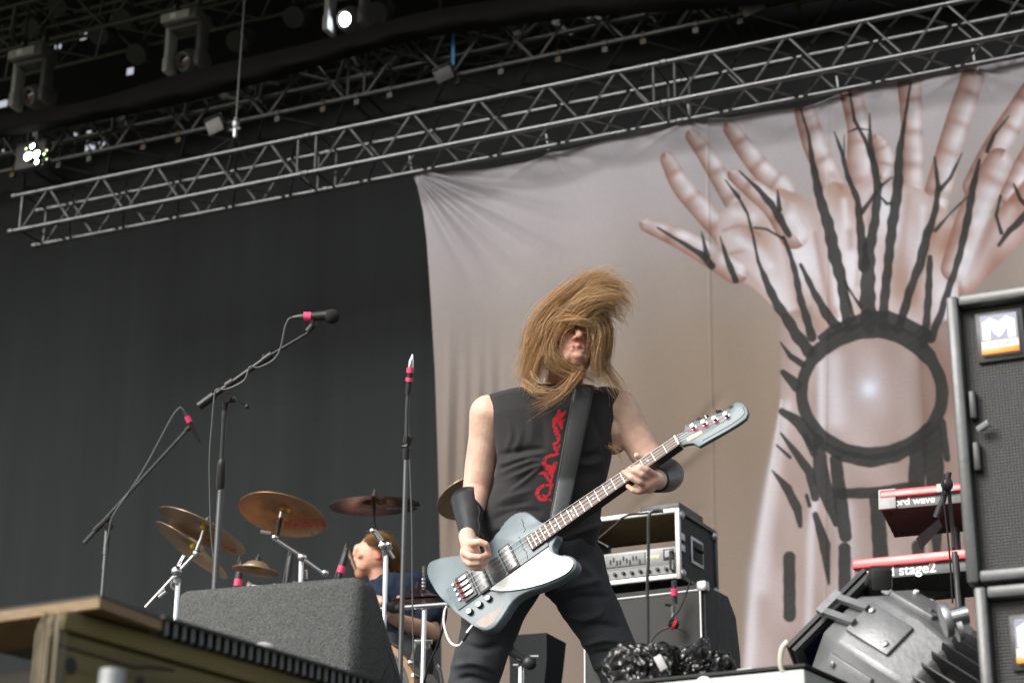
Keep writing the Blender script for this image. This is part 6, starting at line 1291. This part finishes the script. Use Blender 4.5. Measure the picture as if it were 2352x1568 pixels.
m_cream = M('cream_cable', (.6, .58, .5), .5, 0, .1, 30)
tag(MB().tube([V(q) for q in spline([tuple(p_) for p_ in wl_(4.2, (285, 1250), (245, 1300), (230, 1380), (240, 1460), (290, 1520), (360, 1600), (430, 1700))], 40)], .006, 8).build('power_cable', m_cream), 'cream power cable hanging off the front of the silver lamp', 'cable')
# ------------------------------------------------------------------ metal case with the plastic bag
KB = crop(2250, 2400, 2.6133)
pl, pr_ = KB((900, 865))[0], KB((2300, 728))[0]
a, e, n, L = level_box(pl, pr_, 4.35); m_casew = M('pale_grey_metal', (.36, .4, .375), .5, .1, .15, 30, bump=.0006, bs=200)
cs = thing('metal_case', 'pale grey metal case at the bottom edge with a plastic bag on it', 'case', a - UP * .14)
f = basis(e, n, UP, a - e * .25); Lc = L + .3
MB().box(f @ Matrix.Translation((Lc / 2, .3, -.075)), Lc, .6, .15, .006).build('body', m_casew, cs); MB().box(f @ Matrix.Translation((Lc / 2, .3, .006)), Lc + .008, .608, .008, .002).build('rubber_edge', m_rubber, cs)
MB().lathe([(.022, 0), (.02, .004)], basis(e, UP, -n, f @ V((.25 + L * .42, -.002, -.018))), 18).build('cap', m_white, cs); MB().box(f @ Matrix.Translation((.25 + L * .68, .04, .014)), .035, .02, .008).build('tape_piece', m_white, cs)
m_bag = M('black_bin_bag', (.012, .012, .0125), .22, 0, .2, 10, spec=.7, rvar=.1)
_n, _l = m_bag.node_tree.nodes, m_bag.node_tree.links; _tc = _n.new('ShaderNodeTexCoord'); _nz = _n.new('ShaderNodeTexNoise'); _nz.inputs['Scale'].default_value = 14; _v = _n.new('ShaderNodeTexVoronoi'); _v.inputs['Scale'].default_value = 42
_va = _n.new('ShaderNodeVectorMath'); _va.operation = 'MULTIPLY_ADD'; _va.inputs[1].default_value = (.08, .08, .08); _l.new(_nz.outputs['Color'], _va.inputs[0]); _l.new(_tc.outputs['Object'], _va.inputs[2]); _l.new(_tc.outputs['Object'], _nz.inputs['Vector']); _l.new(_va.outputs[0], _v.inputs['Vector'])
_b = _n.new('ShaderNodeBump'); _b.inputs['Distance'].default_value = .012; _l.new(_v.outputs['Distance'], _b.inputs['Height']); _l.new(_b.outputs[0], _n['Principled BSDF'].inputs['Normal'])
bg_ = MB()
def bagw(x, y, dd=0): q = KB((x, y))[0]; return W(q[0], q[1], 4.5 + dd)
lump = [((770, 735), .06, .056, .07), ((1040, 715), .05, .057, .075), ((1370, 685), .06, .056, .075), ((1190, 715), .045, .05, .07), ((1590, 700), .05, .045, .045), ((1740, 735), .03, .03, .022)]
for (c, rx, rz_, ry) in lump: bg_.ell(bagw(*c), rx, ry, rz_, None, 24)
me = remesh(bg_, .004, 4); A = mco(me); N_ = mno(me)
def crumple(p):
    w_ = noise.noise_vector(p * 7) * .06; v_ = 0
    for s_, am, sz in ((10, 1.0, .4), (22, .5, .5), (44, .2, 1.0)):
        q = (p + w_) * s_; v_ += am * (abs(noise.noise(V((q.x * 1.5, q.y * 1.2, q.z * sz)))) * 2.4 - .5)
    return v_
cr = np.array([crumple(V(a_)) for a_ in A]); setco(me, A + N_ * (cr * .02 - .004)[:, None]); me.set_sharp_from_angle(angle=math.radians(32))
bag = link('plastic_bag', me, m_bag, None); tag(bag, 'crumpled shiny black bin bag on the pale metal case', 'plastic bag')
q = KB((1025, 650))[0]; lbp = W(q[0], q[1], 4.385); sw = MB().box(basis(CR, CF, CU, lbp) @ Matrix.Rotation(-.5, 4, 'Y'), .018, .004, .034, .001); tag(sw.build('paper_scrap', m_white), 'white scrap of paper stuck to the black bin bag', 'paper')

# ------------------------------------------------------------------ carpeted wedge monitor
m_carpet = M('grey_carpet', (.098, .101, .1), .98, 0, .55, 160, bump=.006, bs=230, spec=.1)
a = W(402, 1352, 5.1); b_ = WZ(828, 1317, a.z); e = (b_ - a); Lw = e.length; e.normalize(); n = UP.cross(e); n = n if n.y > 0 else -n; hz = a.z - FLOOR
wg = thing('stage_monitor', 'grey carpeted wedge monitor with dark handle hole in its end', 'monitor speaker', V((a.x, a.y, FLOOR)))
pf = [(-.01, -hz), (.42, -hz), (.425, -hz + .03), (.13, -.022), (.108, -.004), (.085, 0), (.03, 0), (.01, -.006), (0, -.03)]
PMw = basis(n, UP, e, a); w_o = MB().prism(pf, PMw, 0, Lw, .03).build('cabinet', m_carpet, wg, ang=70)
hl_ = [(.13, -.36), (.135, -.27), (.165, -.215), (.185, -.2), (.2, -.23), (.235, -.33), (.24, -.36)]
MB().prism(hl_, PMw, Lw + .0008, Lw + .003, .0008).build('handle_dark_plate', m_rubber, wg)  # flat black plate in place of the shaded hollow of the handle hole
MB().box(basis(n, UP, e, a + e * (Lw + .004) + n * .2 - UP * .345), .1, .03, .004, .001).build('badge', m_blkplastic, wg)
text_mesh('prodi', .03, basis(n, UP, e, a + e * (Lw + .0065) + n * .19 - UP * .325) @ Matrix.Rotation(-.45, 4, 'Z'), m_letter, wg, 'lettering')
fr_ = basis(e, -n, UP, a) ; sl_ = (V((0, 0, 0)) + n * .295 - UP * (hz - .052)).normalized()
g0 = a + n * .14 - UP * .03; MB().loft([[g0 + e * x_ + (n * .28 - UP * (hz - .06)) * t_ + (n * .8 + UP * .6) * .004 for x_, t_ in ((.04, .02), (Lw - .04, .02), (Lw - .04, .95), (.04, .95))], [g0 + e * x_ + (n * .28 - UP * (hz - .06)) * t_ + (n * .8 + UP * .6) * .012 for x_, t_ in ((.04, .02), (Lw - .04, .02), (Lw - .04, .95), (.04, .95))]]).build('grille', m_grillm, wg, smooth=False)

# ------------------------------------------------------------------ rough timber edge of the stage at bottom left
KT = crop(0, 2250, 2.6133); ZP = 2.115
m_plyedge = M('plywood_layers', (.17, .105, .055), .75, 0, .5, 30, stretch=(.2, .2, 9), bump=.001, bs=60); m_plyface = M('plywood_cut_face', (.36, .27, .17), .8, 0, .3, 60, bump=.0012, bs=120, stretch=(1, 1, 3)); m_dtop = M('black_floor_foil', (.02, .02, .02), .6, 0, .3, 20)
m_timber = M('weathered_timber', (.115, .095, .04), .85, 0, .55, 7, bump=.004, bs=22, stretch=(.25, .25, 2.5)); m_endg = M('splintered_end_grain', (.15, .125, .085), .9, 0, .5, 40, bump=.01, bs=60, stretch=(3, 3, .3)); m_brownboard = M('dark_brown_board', (.03, .026, .022), .9, 0, .4, 10)
Cc = WZ(*KT((1032, 470))[0], ZP); Lp = WZ(*KT((0, 612))[0], ZP); Rp = WZ(*KT((1690, 706))[0], ZP); eL = (Lp - Cc).normalized(); eR = (Rp - Cc).normalized()
Lf = Cc + eL * ((Lp - Cc).length + .35); th = .016
pw = thing('plywood_sheet', 'plywood sheet with layered edges on the timber at bottom left', 'plywood', Cc)
corner = [Cc, Rp, Rp + (Lf - Cc), Lf]
nl = 5
for k in range(nl):
    z0, z1 = th * k / nl, th * (k + 1) / nl - .0004; ins = (.0006 if k % 2 else 0)
    MB().loft([[p_ + UP * z + (eL + eR) * ins for p_ in corner] for z in (z0, z1)]).build('ply_layer', (m_plyface if k % 2 else m_plyedge), pw, smooth=False)
MB().loft([[p_ + UP * z + (eR * .006 + eL * .004) for p_ in corner] for z in (th + .0006, th + .005)]).build('floor_foil', m_dtop, pw, smooth=False)
# steel grating beyond the plywood: upright bars in a row
gr = thing('steel_grating', 'steel grating of upright flat bars along the stage edge, receding to right', 'grating', Rp)
gm = MB().box(Matrix.Translation((.2, 0, .006)), .4, .004, .022).mesh('bar'); gm.materials.append(M('dull_grating_steel', (.17, .18, .19), .6, .5, .3, 40))
Gd = WZ(*KT((3350, 1300))[0], ZP); gl = (WZ(800, 1572, ZP) - Rp); ge = gl.normalized(); tot = gl.length * 1.45; nb = int(tot / .021)
crs = UP.cross(ge).normalized(); crs = crs if crs.dot(eL) > 0 else -crs
rot = (crs * .82 + ge * .57).normalized()
for k in range(nb):
    p_ = Rp + ge * (.012 + k * .021); o = inst('bar', gm, gr, Matrix.Translation(-Rp) @ basis(rot, UP.cross(rot), UP, p_))
tp_ = [Rp + ge * .0 - crs * .004, Rp + ge * tot - crs * .004, Rp + ge * tot + crs * .4, Rp + crs * .4]; MB().loft([[p_ + UP * z for p_ in tp_] for z in (.0175, .0225)]).build('top_sheet', m_dtop, gr, smooth=False)
# timber frame: boards in an upright plane below the plywood
Q = WZ(*KT((640, 520))[0], ZP - .008); eB = (WZ(*KT((2352, 1010))[0], ZP - .008) - Q).normalized(); nB = UP.cross(eB).normalized(); nB = nB if nB.dot(CF) < 0 else -nB
def onB(x, y, o_=0):
    q = KT((x, y))[0]; r = ray(*q); p_ = CAM + r * ((Q - CAM).dot(nB) / r.dot(nB)); d_ = p_ - Q; return (d_.dot(eB), d_.dot(UP))
BM = basis(eB, UP, nB, Q)
tf = thing('timber_frame', 'weathered yellowish timber boards with splintered end at bottom left', 'timber', Q - UP * .3)
def jag(p0, p1, n_, am): return [(lerp(p0[0], p1[0], i / n_) + random.uniform(-am, am) * (0 < i < n_), lerp(p0[1], p1[1], i / n_) + random.uniform(-am, am) * (0 < i < n_)) for i in range(n_ + 1)]
x1 = 1.3
A0, A1 = onB(640, 505), onB(605, 690); s_up = 0
bdA = [(x1, A0[1]), (A0[0] + .01, A0[1])] + jag(A0, A1, 9, .002) + [(x1, A1[1] - .006)]
MB().prism(bdA, BM, -.032, .01, .002).build('board', m_timber, tf)
B1 = (onB(560, 1000)[0], onB(575, 1000)[1]); bdB = [(x1, A1[1] - .009), (A1[0] + .006, A1[1] - .004)] + jag((A1[0], A1[1] - .006), (B1[0] - .003, A1[1] - .16), 10, .002) + [(x1, A1[1] - .16)]
MB().prism(bdB, BM, -.032, .002, .002).build('board', m_timber, tf)
bdC = [(x1, A1[1] - .163), (A1[0], A1[1] - .163), (A1[0], -1.6), (x1, -1.6)]; MB().prism(bdC, BM, -.032, .0, .002).build('board', m_timber, tf)
# splintered end: upright slivers of different length
for k in range(9):
    w_ = random.uniform(.004, .007); z_ = -.034 + k * .0042; top_ = A0[1] - random.uniform(-.003, .02) - .02 * (k % 3 == 0); bot_ = -.35 - random.uniform(0, .2); xo = A0[0] - .004 - random.uniform(0, .012)
    MB().prism([(xo, bot_), (xo + .02, bot_), (xo + .02, top_), (xo + .006, top_ + .004), (xo, top_ - .012)], BM, z_, z_ + w_ * .8, 0).build('splinter', m_endg, tf)
for (x, y, r) in ((724, 1075, .0125), (1450, 1262, .011)):
    p_ = onB(x, y); MB().lathe([(.001, .003), (r, .003), (r * 1.02, .0032)], BM @ Matrix.Translation((p_[0], p_[1], 0)), 18).build('bolt_hole', m_rubber, tf)
ck = [BM @ V((*onB(x, y), .003)) for x, y in ((590, 860), (760, 900), (880, 940), (1050, 985), (1230, 1040), (1400, 1090), (1560, 1085), (1800, 1120))]; MB().tube(ck, .0022, 5).build('crack', m_rubber, tf)
# dark underside boards behind
ub = thing('stage_understructure', 'dark boards under the stage at the left edge', 'understructure', Lp - UP * .2)
for k in range(3):
    p_ = Lp + eR * (.1 + .3 * k) - UP * (.1 + .07 * k); MB().box(basis(eL, eR, UP, p_ + eL * .75), 1.6, .03, .09, .003).build('board', m_brownboard, ub)
MB().box(basis(eL, eR, UP, Lp + eR * 1.0 - UP * .87 + eL * 1.35), 3.0, .02, 1.7).build('back_sheet', m_brownboard, ub)  # plain dark brown sheet closing the back under the stage
pp = W(259, 1537, 2.62); pr2 = thing('steel_pipe', 'short galvanised pipe end standing in front of the timber', 'pipe', V((pp.x, pp.y, 0)))
MB().lathe([(.0178, -2.0), (.0178, -.003), (.0168, 0), (.0148, 0), (.0145, -.1)], Matrix.Translation(pp), 28, False).build('tube', M('weathered_zinc', (.24, .25, .26), .6, .4, .3, 60, bump=.0008, bs=150), pr2)
kn = W(*crop(500, 1900, 1.8092)((1005, 1262))[0], 4.0); tag(MB().ell(kn, .026, .026, .016).build('lens_cover', m_greypl), 'small grey disc just in front of the carpeted monitor', 'disc')
